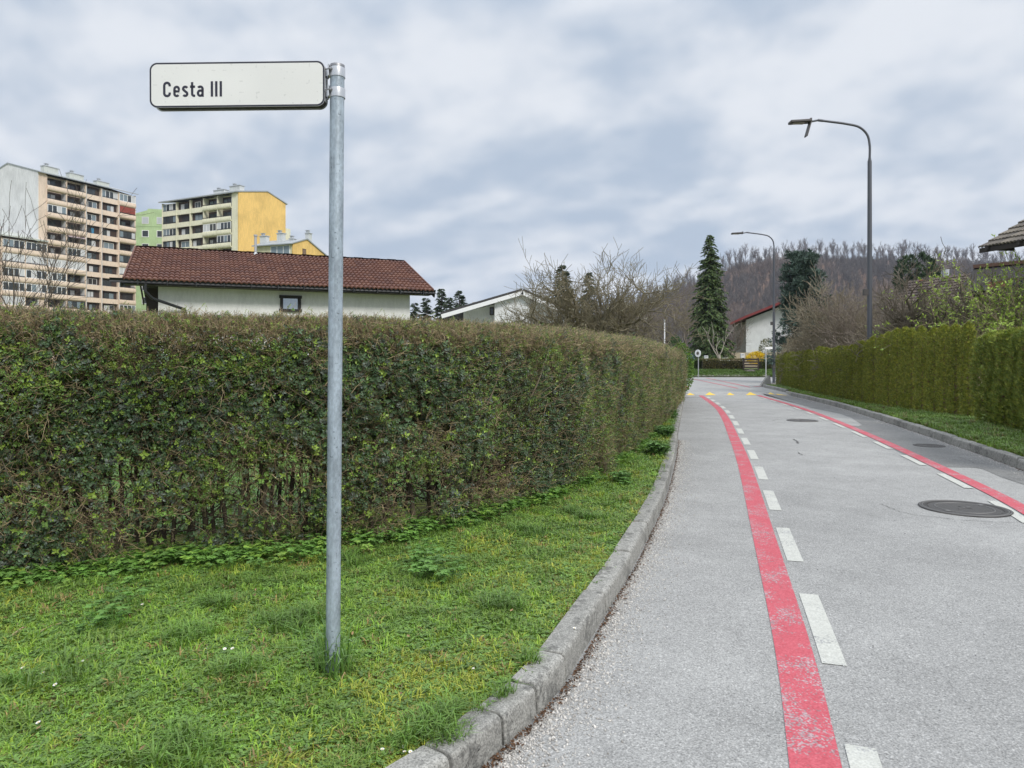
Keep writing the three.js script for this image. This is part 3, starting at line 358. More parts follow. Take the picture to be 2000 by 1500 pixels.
  for (let i = 0; i < 6500; i++) { const s = 1.4 + Math.pow(r(), 1.2) * 14.5, a = hedgeFace.at(s), leftness = 1 - smooth(4, 8, s), w = 0.16 + 0.36 * leftness + 0.16 * smooth(0, 0.2, fbm(s * 0.9, 4, 1, 3)), o = (r() * r()) * w * (r() < 0.5 ? 1.1 : 0.6) - 0.45 * r() * (r() < 0.45), q = a.p.clone().addScaledVector(a.n, o); const D = -q.z; if (!inPoly(q.x, D, lawnPoly) || kd(kerbL, q.x, D) < 0.2) continue; if (r() < smooth(-0.05, 0.2, -fbm(q.x * 2.1, D * 2.1, 52, 3)) * 0.92) continue; const c = 0.75 + r() * 0.5; GE[i % 3].push({ p: V3(q.x, lawnY(q.x, D), q.z), q: quat((r() - 0.5) * 0.4, r() * 6.28, (r() - 0.5) * 0.4), s: 0.42 + r() * 0.5, c: r() < 0.2 ? [0.26 * c, 0.43 * c, 0.055 * c] : [0.15 * c, 0.31 * c, 0.042 * c] }); }
  for (const [px, py, n, w] of [[825, 1115, 26, 0.16], [880, 1140, 8, 0.1], [1300, 850, 120, 0.14], [1285, 885, 60, 0.12], [1322, 815, 90, 0.2], [1215, 940, 40, 0.1], [200, 1225, 12, 0.16]]) { const d = (EYE - 0.15) * F / (py - HZ), x = (px - 1000) / F * d; for (let i = 0; i < n; i++) { const xx = x + (r() + r() - 1) * w, dd = d + (r() + r() - 1) * w * 2.5, c = 0.8 + r() * 0.5; if (!inPoly(xx, dd, lawnPoly) || kd(kerbL, xx, dd) < 0.14) continue; GE[i % 3].push({ p: V3(xx, lawnY(xx, dd), -dd), q: quat(0, r() * 6.28, 0), s: (0.5 + r() * 0.6) * (d > 9 ? 1.5 : 1), c: [0.115 * c, 0.25 * c, 0.035 * c] }); } }
  const gg = new THREE.Group(); gg.name = 'ground_cover'; gg.userData.kind = 'stuff'; tag(gg, 'bright green ground elder leaves along the foot of the privet hedge', 'ground cover'); scene.add(gg); ge.forEach((t, k) => inst('ground_elder', t, bladeM, GE[k], gg));
  // the tall blades round the post
  const post = thing('grass_tussock', 'tall grass blades and a dry stalk round the foot of the sign post', 'grass tussock', V3(-0.822, lawnY(-0.822, 3.3) - 0.005, -3.3));
  const tall = tuft(55, 95, 0.29, 0.085, 0.7, 0.0038); part('blades', tall, leafMat([0.13, 0.26, 0.04], 0.3), post); const dry = new Soup(); let p = V3(0.04, 0, 0.06); for (const q of [V3(0.07, 0.05, 0.08), V3(0.06, 0.02, 0.13), V3(0.08, 0.004, 0.19)]) { dry.rod(p, q, 0.0022, 0.0018, 4); p = q; } p = V3(0.05, 0, 0.05); for (const q of [V3(-0.04, 0.03, 0.09), V3(-0.13, 0.015, 0.06)]) { dry.rod(p, q, 0.002, 0.0015, 4); p = q; } part('dry_stalk', dry.geo(), std([0.42, 0.31, 0.15], 0.9), post);
  // daisies
  const fm = std([0.78, 0.76, 0.74], 0.7, { side: THREE.DoubleSide }), ym = std([0.6, 0.42, 0.04], 0.8), gm = std([0.1, 0.22, 0.04], 0.8);
  const fl = new Soup(); for (let i = 0; i < 13; i++) { const a = i / 13 * 6.283; fl.leaf(V3(0, 0, 0), V3(Math.cos(a), 0.22, Math.sin(a)).normalize(), V3(-Math.sin(a), 0, Math.cos(a)), 0.011, 0.005, null, 0.1); } const petals = fl.geo(), eye = new THREE.SphereGeometry(0.0032, 8, 5); eye.scale(1, 0.5, 1); eye.translate(0, 0.0015, 0);
  let first; for (const [px, py] of [[48, 1302], [163, 1290], [115, 1336], [82, 1403], [87, 1316], [402, 1272], [440, 1273], [457, 1273], [1120 - 0, 1210], [786, 1424], [801, 1437], [791, 1438], [747, 1437], [764, 1399], [925, 1283], [279, 1179], [265, 1181]]) { const d = (EYE - 0.19) * F / (py - HZ), x = (px - 1000) / F * d; let o;
    if (!first) { o = first = thing('daisy', 'small white daisy flower open in the verge grass', 'daisy', null, 0, 'daisies in the verge'); part('petals', petals, fm, o).position.y = 0.04; part('flower_centre', eye, ym, o).position.y = 0.04; part('stalk', cyl(0.0009, 0.0009, V3(0, 0, 0), V3(0, 0.04, 0), 5), gm, o); }
    else { o = first.clone(); o.name = numbered('daisy'); scene.add(o); } o.position.set(x, lawnY(x, d) - 0.004, -d); o.rotation.set((r() - 0.5) * 0.5 + 0.25, r() * 6.28, (r() - 0.5) * 0.5); o.scale.setScalar(0.7 + r() * 0.35); }
  // fallen sticks
  const stick = (pts, rad, label) => { const s = new Soup(); for (let i = 0; i + 1 < pts.length; i++) { const f = (k) => { const [px, py] = pts[k], d = (EYE - 0.17) * F / (py - HZ); return V3((px - 1000) / F * d, lawnY((px - 1000) / F * d, d) + 0.022, -d); }; s.rod(f(i), f(i + 1), rad * (1 - i * 0.2), rad * (1 - (i + 1) * 0.2), 6); } const m = new THREE.Mesh(s.geo(), std([0.33, 0.24, 0.14], 0.9)); m.name = numbered('fallen_stick'); scene.add(m); tag(m, label, 'stick'); };
  stick([[408, 1197], [432, 1187], [458, 1174], [459, 1163]], 0.0055, 'pale forked stick lying on the grass between hedge and sign post'); stick([[18, 1249], [36, 1236], [45, 1229]], 0.008, 'short brown stick at the edge of the ground elder'); stick([[76, 1241], [98, 1228], [124, 1220]], 0.004, 'thin bent twig lying on bare lawn near the ground elder');
}
// ------------------------------------------------------------------ the street sign
{
  const D = 3.3, top = P(659, 131, D), foot = P(649.5, 1316, D), t = thing('street_sign', 'white street name sign reading Cesta III on a galvanised steel post', 'street sign', V3(foot.x, foot.y - 0.02, foot.z));
  const lean = new THREE.Group(); const base = foot.clone(); base.y -= 0.02; const loc = (v) => v.clone().sub(base);
  const zincTex = tex(512, (() => { const r = rngOf(9), a = lattice(131, 10), b = lattice(132, 64), c = lattice(133, 220); return (i, j) => { const u = i / 512, v = j / 512; let g = 0.64 + (a(u * 10, v * 10) - 0.5) * 0.12 + (b(u * 64, v * 64) - 0.5) * 0.09 + (c(u * 220, v * 220) - 0.5) * 0.06 + (r() - 0.5) * 0.03; if (b(v * 64 + 11, u * 64) > 0.92) g -= 0.16; return [g * 0.93, g * 1.0, g * 1.06]; }; })(), 1);
  const zinc = new THREE.MeshStandardMaterial({ map: zincTex, roughness: 0.45, metalness: 0.25 }), clampM = std([0.62, 0.63, 0.65], 0.3, { metalness: 0.75 }), steelDark = std([0.25, 0.25, 0.26], 0.45, { metalness: 0.7 });
  const a = loc(foot).add(V3(0, -0.12, 0)), b = loc(top), R = 0.0325, dirv = b.clone().sub(a), len = dirv.length();
  const pg = new THREE.CylinderGeometry(R, R, len, 40, 1, true); pg.translate(0, len / 2, 0); { const uv = pg.attributes.uv; for (let i = 0; i < uv.count; i++) uv.setXY(i, uv.getX(i) * 0.45, uv.getY(i) * len * 1.1); }
  const Q = new THREE.Quaternion().setFromUnitVectors(V3(0, 1, 0), dirv.clone().normalize()); const pm = part('post', pg, zinc, t); pm.position.copy(a); pm.quaternion.copy(Q);
  const cap = new THREE.LatheGeometry([[0, 0.0], [R - 0.004, 0.0], [R - 0.004, 0.008], [R + 0.0005, 0.008], [R + 0.0005, -0.004]].map(([x, y]) => new THREE.Vector2(x, y)), 40); const cm = part('post_cap', cap, steelDark, t); cm.position.copy(b); cm.quaternion.copy(Q);
  // plates
  const pl = P(293.5, 124, D), pr = P(637, 213, D), w = pr.x - pl.x, h = 0.2075, cx = (pl.x + pr.x) / 2, cy = P(0, 123, D).y - h / 2, plate = new THREE.Group(); plate.name = 'sign_box'; plate.position.copy(loc(V3(cx, cy, -D))); plate.rotation.set(0, -0.02, 0.004); t.add(plate);
  const rr = (w, h, r) => { const s = new THREE.Shape(), x = -w / 2, y = -h / 2; s.moveTo(x + r, y); s.lineTo(x + w - r, y); s.absarc(x + w - r, y + r, r, -Math.PI / 2, 0); s.lineTo(x + w, y + h - r); s.absarc(x + w - r, y + h - r, r, 0, Math.PI / 2); s.lineTo(x + r, y + h); s.absarc(x + r, y + h - r, r, Math.PI / 2, Math.PI); s.lineTo(x, y + r); s.absarc(x + r, y + r, r, Math.PI, 1.5 * Math.PI); return s; };
  const ex = (s, d, z) => { const g = new THREE.ExtrudeGeometry(s, { depth: d, bevelEnabled: false, curveSegments: 14 }); g.translate(0, 0, z); return g; };
  const edge = std([0.5, 0.5, 0.5], 0.4, { metalness: 0.6 }), navy = std([0.02, 0.02, 0.035], 0.4), whiteFace = new THREE.MeshStandardMaterial({ roughness: 0.4, map: tex(512, (() => { const r = rngOf(14), q = lattice(141, 5), c = lattice(142, 60); return (i, j) => { const g = 0.85 + (q(i / 512 * 5, j / 512 * 5) - 0.5) * 0.035 - (c(i / 512 * 60, j / 512 * 60) > 0.93 ? 0.05 : 0) + (r() - 0.5) * 0.01; return [g, g, g * 0.985]; }; })(), 1.3) });
  for (const [z, back] of [[0.012, false], [-0.036, true]]) { part(back ? 'rear_plate' : 'front_plate', ex(rr(w, h, 0.036), 0.0028, z), edge, plate); }
  const border = rr(w - 0.003, h - 0.003, 0.0345); border.holes.push(rr(w - 0.017, h - 0.017, 0.0285)); part('border', ex(border, 0.0008, 0.0149), navy, plate); part('face', ex(rr(w - 0.0171, h - 0.0171, 0.0284), 0.0006, 0.0149), whiteFace, plate);
  const rim = rr(w - 0.012, h - 0.012, 0.030); rim.holes.push(rr(w - 0.018, h - 0.018, 0.027)); part('rim_channel', ex(rim, 0.047, -0.0345), std([0.035, 0.033, 0.03], 0.6), plate); const br = rr(w - 0.003, h - 0.003, 0.0345); br.holes.push(rr(w - 0.02, h - 0.02, 0.028)); part('rear_border', ex(br, 0.0008, -0.0372), navy, plate);
  // lettering, drawn as strokes of one width
  const cap1 = 0.0705, sw = 0.158, soup = new Soup(), x0 = P(320.7, 0, D).x - cx, y0 = P(0, 190.6, D).y - cy;
  const arc = (cx, cy, rx, ry, a0, a1, n = 10) => Array.from({ length: n + 1 }, (_, i) => { const t = lerp(a0, a1, i / n) * Math.PI / 180; return [cx + Math.cos(t) * rx, cy + Math.sin(t) * ry]; });
  const stroke = (ox, pts) => { let pl, pr; const n = pts.length; for (let i = 0; i < n; i++) { const p = pts[Math.max(0, i - 1)], q = pts[Math.min(n - 1, i + 1)], dx = q[0] - p[0], dy = q[1] - p[1], l = Math.hypot(dx, dy) || 1, nx = -dy / l * sw / 2, ny = dx / l * sw / 2, v = (x, y) => V3(x0 + (ox + x) * cap1, y0 + y * cap1, 0.0161); const L = v(pts[i][0] + nx, pts[i][1] + ny), Rr = v(pts[i][0] - nx, pts[i][1] - ny); if (i) { soup.tri(pl, L, pr); soup.tri(pr, L, Rr); } pl = L; pr = Rr; } };
  const px = (v) => (v - 237) / 139;                     // letter positions measured on the sign
  stroke(px(237), [[0.43, 0.70], ...arc(0.25, 0.75, 0.18, 0.18, 0, 180), ...arc(0.25, 0.25, 0.18, 0.18, 180, 360), [0.43, 0.30]]);
  stroke(px(330), [[0.07, 0.37], [0.36, 0.37], ...arc(0.215, 0.515, 0.145, 0.145, 0, 180), ...arc(0.215, 0.215, 0.145, 0.145, 180, 325)]);
  stroke(px(410), [...arc(0.2, 0.535, 0.135, 0.125, 20, 235, 10), ...arc(0.2, 0.2, 0.135, 0.13, 65, -150, 10).map(([x, y]) => [x, y])]);
  stroke(px(482), [[0.14, 0.96], ...arc(0.27, 0.2, 0.13, 0.13, 180, 270, 6), [0.34, 0.07]]); stroke(px(482), [[0.0, 0.66], [0.33, 0.66]]);
  stroke(px(545), [[0.37, 0], ...arc(0.22, 0.51, 0.15, 0.15, 0, 150)]); stroke(px(545), [[0.37, 0.40], ...arc(0.2, 0.235, 0.13, 0.165, 90, 270, 12), [0.25, 0.07], [0.37, 0.15]]);
  for (const x of [672, 712, 753]) stroke(px(x), [[0.07, 0], [0.07, 1]]);
  part('lettering', soup.geo(), navy, plate);
  // the two clamps
  for (const py of [143, 183]) { const c = loc(P(659, py, D)); const band = part('clamp_band', new THREE.LatheGeometry([[R, -0.02], [R + 0.003, -0.021], [R + 0.0032, 0.021], [R, 0.02]].map(([x, y]) => new THREE.Vector2(x, y)), 36), clampM, t); band.position.copy(c);
    const ear = part('clamp_ear', mergeGeometries([bx(0.034, 0.03, 0.004, -0.047, 0, 0.004), bx(0.034, 0.03, 0.004, -0.047, 0, -0.016), bx(0.006, 0.05, 0.034, -R - 0.001, 0.004, R * 0.55)]), clampM, t); ear.position.copy(c);
    const bolt = part('bolt', mergeGeometries([cyl(0.0035, 0.0035, V3(-0.05, 0.008, 0.03), V3(-0.014, 0.008, 0.03), 8), cyl(0.0075, 0.0075, V3(-0.036, 0.008, 0.03), V3(-0.03, 0.008, 0.03), 6), cyl(0.0075, 0.0075, V3(-0.026, 0.008, 0.03), V3(-0.019, 0.008, 0.03), 6)]), steelDark, t); bolt.position.copy(c); const lo = part('bolt', cyl(0.006, 0.006, V3(-0.045, -0.026, 0.0), V3(-0.045, -0.012, 0.0), 8), steelDark, t); lo.position.copy(c); }
  part('bracket', bx(0.02, 0.15, 0.028, 0, 0, 0), edge, t).position.copy(loc(V3(P(637, 0, D).x - 0.014, P(0, 166, D).y, -D - 0.01)));
}

// ------------------------------------------------------------------ buildings
const plasterTex = (seed, k = 0.05) => tex(512, (() => { const a = lattice(seed, 5), b = lattice(seed + 1, 48), c = lattice(seed + 2, 190), r = rngOf(seed); return (i, j) => { const u = i / 512, v = j / 512, g = 0.95 + (a(u * 5, v * 5) - 0.5) * k + (b(u * 48, v * 12) - 0.5) * k * 0.8 + (c(u * 190, v * 190) - 0.5) * k + (r() - 0.5) * k * 0.4; return [g, g, g]; }; })(), 1);
const plasterFine = plasterTex(401), plasterFar = plasterTex(411, 0.09);
function plaster(c, fine = false) { const t = (fine ? plasterFine : plasterFar).clone(); t.repeat.setScalar(fine ? 0.5 : 0.12); t.needsUpdate = true; return new THREE.MeshStandardMaterial({ color: new THREE.Color().setRGB(...c), map: t, roughness: 0.95 }); }
function uvBox(g) { g = g.index ? g.toNonIndexed() : g; const p = g.attributes.position, n = g.attributes.normal, uv = new Float32Array(p.count * 2); for (let i = 0; i < p.count; i++) { const ax = Math.abs(n.getX(i)), ay = Math.abs(n.getY(i)), az = Math.abs(n.getZ(i)); if (ay > ax && ay > az) { uv[i * 2] = p.getX(i); uv[i * 2 + 1] = p.getZ(i); } else if (ax > az) { uv[i * 2] = p.getZ(i); uv[i * 2 + 1] = p.getY(i); } else { uv[i * 2] = p.getX(i); uv[i * 2 + 1] = p.getY(i); } } g.setAttribute('uv', new THREE.BufferAttribute(uv, 2)); return g; }
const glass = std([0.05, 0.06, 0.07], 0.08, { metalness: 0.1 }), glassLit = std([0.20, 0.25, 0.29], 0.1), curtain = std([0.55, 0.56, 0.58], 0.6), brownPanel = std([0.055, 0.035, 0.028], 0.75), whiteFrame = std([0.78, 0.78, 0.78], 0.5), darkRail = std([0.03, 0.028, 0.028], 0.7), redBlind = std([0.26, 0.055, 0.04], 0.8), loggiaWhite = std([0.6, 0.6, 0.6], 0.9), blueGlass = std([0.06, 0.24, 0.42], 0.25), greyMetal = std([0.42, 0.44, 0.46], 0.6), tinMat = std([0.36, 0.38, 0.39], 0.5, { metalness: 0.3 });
const FH = 2.8;
const shared = {}; const G = (k, f) => shared[k] ??= f();
function roundParapet(w) { return G('rp' + w.toFixed(2), () => { const s = new THREE.Shape(); s.moveTo(0, -0.18); s.bezierCurveTo(0.42, -0.16, 0.55, 0.2, 0.42, 0.92); s.lineTo(0.3, 0.92); s.lineTo(0.24, 0.2); s.lineTo(0, 0.1); const g = new THREE.ExtrudeGeometry(s, { depth: w, bevelEnabled: true, bevelSize: 0.05, bevelThickness: 0.06, bevelOffset: -0.05, bevelSegments: 2, curveSegments: 8 }); g.rotateY(-Math.PI / 2); g.translate(w / 2, 0, 0); return uvBox(g); }); }   // bulges towards +z, centred on x
// one storey of one bay: kind letters say how the opening is filled
function bayUnit(B, x, y, w, round, kind, mats, r) {
  const par = part('parapet', round ? roundParapet(w - 0.2) : G('fp' + w.toFixed(2), () => uvBox(bx(w - 0.17, 1.06, 0.2, 0, 0.36, 0.05))), mats.band, B); par.position.set(x, y, 0);
  const h = FH - 0.95 - 0.16, yc = y + 0.92 + h / 2;
  const frameAt = (ww, hh, n, m, z, xx, glassM, t = 0.09) => { const key = ['wf', ww.toFixed(2), hh.toFixed(2), n, t].join('_'), g = G(key, () => { const a = [bx(ww, t, 0.08, 0, hh / 2 - t / 2, 0), bx(ww, t, 0.08, 0, -hh / 2 + t / 2, 0)]; for (let i = 0; i <= n; i++) a.push(bx(t, hh - 2 * t, 0.08, -ww / 2 + t / 2 + (ww - t) * i / n, 0, 0)); return mergeGeometries(a); }); const f = part('window', g, m, B); f.position.set(xx, yc + (h - hh) / -2, z); for (let i = 0; i < n; i++) { const p = part('pane', G('pn' + (ww / n).toFixed(2) + hh.toFixed(2), () => bx(ww / n - t, hh - 2 * t, 0.02)), typeof glassM === 'function' ? glassM(i) : glassM, f); p.position.set(-ww / 2 + t / 2 + (ww - t) * (i + 0.5) / n, 0, -0.01); } return f; };
  const mixGlass = () => { const u = r(); return u < 0.62 ? glass : u < 0.84 ? glassLit : curtain; };
  const rail = () => { const g = G('rl' + w.toFixed(2), () => mergeGeometries([bx(w - 0.25, 0.07, 0.05, 0, 0.12, 0), bx(w - 0.25, 0.05, 0.04, 0, 0.24, 0), ...[-0.45, -0.15, 0.15, 0.45].map(q => bx(0.04, 0.22, 0.04, q * (w - 0.3), 0.1, -0.03))])); part('railing', g, darkRail, B).position.set(x, y + 0.92, round ? 0.34 : 0.05); };
  if (kind === 'W' || kind === 'G' || kind === 'L') { frameAt(w - 0.25, h - 0.02, 4, kind === 'G' ? darkRail : whiteFrame, round ? 0.26 : 0.0, x, kind === 'L' ? () => curtain : mixGlass, 0.11); if (kind === 'G' || r() < 0.6) rail(); }
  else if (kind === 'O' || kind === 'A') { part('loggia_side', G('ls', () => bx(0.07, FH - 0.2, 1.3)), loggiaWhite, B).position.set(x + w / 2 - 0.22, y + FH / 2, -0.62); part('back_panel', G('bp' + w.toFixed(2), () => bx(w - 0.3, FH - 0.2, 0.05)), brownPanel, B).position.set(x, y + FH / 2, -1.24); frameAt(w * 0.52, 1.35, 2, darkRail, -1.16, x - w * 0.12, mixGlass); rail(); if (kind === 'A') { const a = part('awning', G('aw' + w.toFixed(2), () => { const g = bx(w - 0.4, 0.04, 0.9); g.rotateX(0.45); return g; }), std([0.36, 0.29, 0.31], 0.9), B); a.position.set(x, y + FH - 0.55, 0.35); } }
  else if (kind === 'R') { const f = part('red_blind', G('rb' + w.toFixed(2), () => mergeGeometries([0, 1, 2].map(i => bx((w - 0.3) / 3 - 0.05, h - 0.25, 0.05, (i - 1) * (w - 0.3) / 3, 0.1, 0)))), redBlind, B); f.position.set(x, yc, 0.24); rail(); }
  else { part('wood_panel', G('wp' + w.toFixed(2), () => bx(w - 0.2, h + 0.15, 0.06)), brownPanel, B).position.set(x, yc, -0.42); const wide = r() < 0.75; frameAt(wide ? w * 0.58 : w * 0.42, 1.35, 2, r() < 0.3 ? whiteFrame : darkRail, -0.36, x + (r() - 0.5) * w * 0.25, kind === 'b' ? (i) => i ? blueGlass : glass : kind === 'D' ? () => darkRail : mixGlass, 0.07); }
}
function slabGeo(prof, len) { const s = new THREE.Shape(prof.map(([z, y]) => new THREE.Vector2(z, y))), g = new THREE.ExtrudeGeometry(s, { depth: len, bevelEnabled: false }); g.rotateY(-Math.PI / 2); return uvBox(g); }   // profile in (z, y), extruded towards -x
function chimney(B, x, y, z, w, h, d, m) { const c = part('chimney', uvBox(bx(w, h, d, 0, h / 2, 0)), m, B); c.position.set(x, y, z); part('chimney_cap', mergeGeometries([bx(w + 0.25, 0.14, d + 0.25, 0, h + 0.07, 0), new THREE.CylinderGeometry(0.28, 0.28, 0.5, 10).translate(-w * 0.2, h + 0.35, 0).toNonIndexed() && bx(0.5, 0.45, 0.5, -w * 0.22, h + 0.36, 0), bx(0.75, 0.08, 0.75, -w * 0.22, h + 0.66, 0)]), greyMetal, c); return c; }
// the tall peach block
{
  const th = Math.atan2(0.91, 0.414), base = V3(-96.5, 0, -146), r = rngOf(501), B = thing('apartment_tower', 'tall peach apartment tower with a plain pale end wall and brown window bays', 'apartment block', base, th);
  const peach = plaster([0.78, 0.63, 0.51]), pale = plaster([0.74, 0.74, 0.745]), mats = { band: peach }, H = 39.2, dep = 19.4, L = 22.1;
  const body = slabGeo([[-1.3, 0], [-1.3, H + 0.3], [-dep / 2, H + 3], [-dep, H + 0.3], [-dep, 0]], L); body.translate(L, 0, 0); part('wall', body, peach, B);
  const strip = uvBox(bx(1.6, H + 0.4, 1.45, 0.8, (H + 0.4) / 2, -0.6)); part('wall_pilaster', strip, peach, B);
  const end = slabGeo([[0.1, 0], [0.1, H + 0.4], [-dep / 2, H + 3.1], [-dep, H + 0.4], [-dep, 0]], 0.16); end.translate(0, 0, 0); part('end_wall', end, pale, B);
  const roof = slabGeo([[0.75, H + 0.25], [0.75, H + 0.45], [-dep / 2, H + 3.35], [-dep - 0.5, H + 0.45], [-dep - 0.5, H + 0.25], [-dep / 2, H + 3.1]], L + 0.6); roof.translate(L + 0.3, 0, 0); part('roof', roof, tinMat, B);
  const ws = [4.2, 4.2, 3.6, 4.2, 4.3], rnd = [1, 1, 0, 0, 1]; let x = 1.6;
  const rows = ['OOBWW', 'OOBBR', 'WOBBO', 'OObBG', 'OABBO', 'OWBBG', 'LLBBL', 'WODBO', 'WOBBD', 'OGBBW', 'OOBBO'];
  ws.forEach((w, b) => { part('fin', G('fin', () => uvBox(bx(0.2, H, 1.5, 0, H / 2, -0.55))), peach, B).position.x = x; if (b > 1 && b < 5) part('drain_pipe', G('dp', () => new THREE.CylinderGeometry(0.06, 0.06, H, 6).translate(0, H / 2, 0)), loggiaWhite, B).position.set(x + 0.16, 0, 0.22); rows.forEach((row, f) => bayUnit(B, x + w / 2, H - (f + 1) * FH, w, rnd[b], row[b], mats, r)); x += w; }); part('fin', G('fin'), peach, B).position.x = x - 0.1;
  const conc = plaster([0.56, 0.58, 0.54]); chimney(B, 4.5, H + 1.0, -3.4, 3.0, 1.7, 1.2, conc); chimney(B, 10.0, H + 1.0, -3.4, 3.2, 1.5, 1.2, conc); chimney(B, 16.2, H + 1.0, -3.4, 3.0, 1.2, 1.2, conc);
  part('air_conditioner', bx(0.8, 0.6, 0.35), whiteFrame, B).position.set(15.4, H - 9.7 * FH, 0.4);
}
// the lower wing before it
{
  const th = Math.atan2(0.91, 0.414), r = rngOf(511), base = V3(-96.5, 0, -146).add(V3(0.91, 0, 0.414).multiplyScalar(0.25)), B = thing('apartment_wing', 'low peach apartment wing with white glazed balconies behind the bare sapling', 'apartment block', base, th);
  const peach = plaster([0.78, 0.63, 0.51]), H = 25.2, dep = 14, L = 18.4; const body = slabGeo([[-1.3, 0], [-1.3, H + 0.3], [-dep / 2, H + 2], [-dep, H + 0.3], [-dep, 0]], L); body.translate(-0.2, 0, 0); part('wall', body, peach, B);
  const roof = slabGeo([[0.75, H + 0.2], [0.75, H + 0.5], [-dep / 2, H + 2.4], [-dep, H + 0.5], [-dep, H + 0.2], [-dep / 2, H + 2.1]], L + 2); roof.translate(1.5, 0, 0); part('roof', roof, plaster([0.5, 0.52, 0.48]), B);
  const rows = ['DOWW', 'BDLL', 'BDWW', 'OBWW', 'DBLO', 'BOWG']; let x = 1.55; for (let b = 0; b < 4; b++) { const w = 4.4; part('fin', G('fin2', () => uvBox(bx(0.2, H, 1.5, 0, H / 2, -0.55))), peach, B).position.x = x; rows.forEach((row, f) => bayUnit(B, x - w / 2, H - (f + 1) * FH, w, b < 2, row[3 - b], { band: peach }, r)); x -= w; }
  const conc = plaster([0.56, 0.58, 0.54]); chimney(B, -8.2, H + 0.6, -3.0, 2.6, 3.0, 1.2, conc);
}
// the yellow block
{
  const th = -Math.atan2(0.444, 0.896), B = thing('apartment_block', 'pale yellow apartment block with a bright orange-yellow windowless end wall', 'apartment block', V3(-79.2, 0, -162.5), th), r = rngOf(521), cream = plaster([0.80, 0.77, 0.59]), ochre = plaster([0.84, 0.56, 0.19]);
  const H = 36.6, L = 23.6, dep = 13.6; const body = slabGeo([[-1.3, 0], [-1.3, H + 0.2], [-8, H + 1.9], [-dep, H + 0.2], [-dep, 0]], L - 0.2); body.translate(L - 0.2, 0, 0); part('wall', body, cream, B);
  const end = slabGeo([[0.1, 0], [0.1, H + 0.5], [-8, H + 2.0], [-dep, H + 0.3], [-dep, 0]], 0.2); end.translate(L + 0.2, 0, 0); part('end_wall', end, ochre, B); part('side_annexe', uvBox(bx(2.5, H - 5, 2.4, L - 1.8, (H - 5) / 2, -dep - 1.1)), cream, B); part('wall_pilaster', uvBox(bx(1.7, H + 0.3, 1.45, L - 0.9, (H + 0.3) / 2, -0.6)), cream, B);
  const roof = slabGeo([[0.7, H + 0.15], [0.7, H + 0.4], [-8, H + 2.2], [-dep - 0.5, H + 0.5], [-dep - 0.5, H + 0.25], [-8, H + 1.95]], L + 0.9); roof.translate(L + 0.35, 0, 0); part('roof', roof, tinMat, B);
  const ws = [4.6, 4.4, 4.2, 4.3, 4.35], rnd = [0, 0, 0, 1, 1], rows = ['WBBOO', 'GDBOO', 'WBBWW', 'GBBOW', 'DDDOO', 'OBBOO']; let x = 0; ws.forEach((w, b) => { part('fin', G('fin3', () => uvBox(bx(0.2, H, 1.5, 0, H / 2, -0.55))), cream, B).position.x = x + 0.1; rows.forEach((row, f) => bayUnit(B, x + w / 2, H - (f + 1) * FH, w, rnd[b], row[b], { band: cream }, r)); x += w; });
  const conc = plaster([0.6, 0.62, 0.62]); chimney(B, 15.6, H + 0.3, -2.6, 3.2, 1.6, 1.3, conc); chimney(B, 20.4, H + 0.4, -2.6, 3.0, 1.9, 1.3, conc);
}
// the green block behind
{
  const B = thing('apartment_block', 'plain green apartment block with small windows between peach tower and yellow block', 'apartment block', V3(-101.5, 0, -190), 0.12), green = plaster([0.42, 0.55, 0.30]); const H = 40.6;
  const s = new THREE.Shape(); [[0, 0], [0, H - 1], [4.6, H + 0.4], [4.7, H + 0.8], [12, H + 0.6], [12, 0]].forEach(([x, y], i) => i ? s.lineTo(x, y) : s.moveTo(x, y)); const g = new THREE.ExtrudeGeometry(s, { depth: 10, bevelEnabled: false }); g.translate(0, 0, -10); part('wall', uvBox(g), green, B); part('cornice_band', bx(11.9, 0.14, 0.06, 6, H - 3.9, 0.03), plaster([0.33, 0.45, 0.24]), B);
  for (const [x, n] of [[4.1, 9], [7.85, 9]]) for (let f = 0; f < n; f++) { const y = H - 2.3 - f * 3.55, w = part('window', G('gw', () => mergeGeometries([bx(1.75, 0.14, 0.1, 0, 0.85, 0), bx(1.75, 0.14, 0.1, 0, -0.85, 0), bx(0.14, 1.56, 0.1, -0.8, 0, 0), bx(0.14, 1.56, 0.1, 0.8, 0, 0)])), f % 3 === 1 ? whiteFrame : loggiaWhite, B); w.position.set(x, y, 0.04); part('pane', G('gp', () => bx(1.46, 1.56, 0.04)), f ? glass : greyMetal, w); }
}
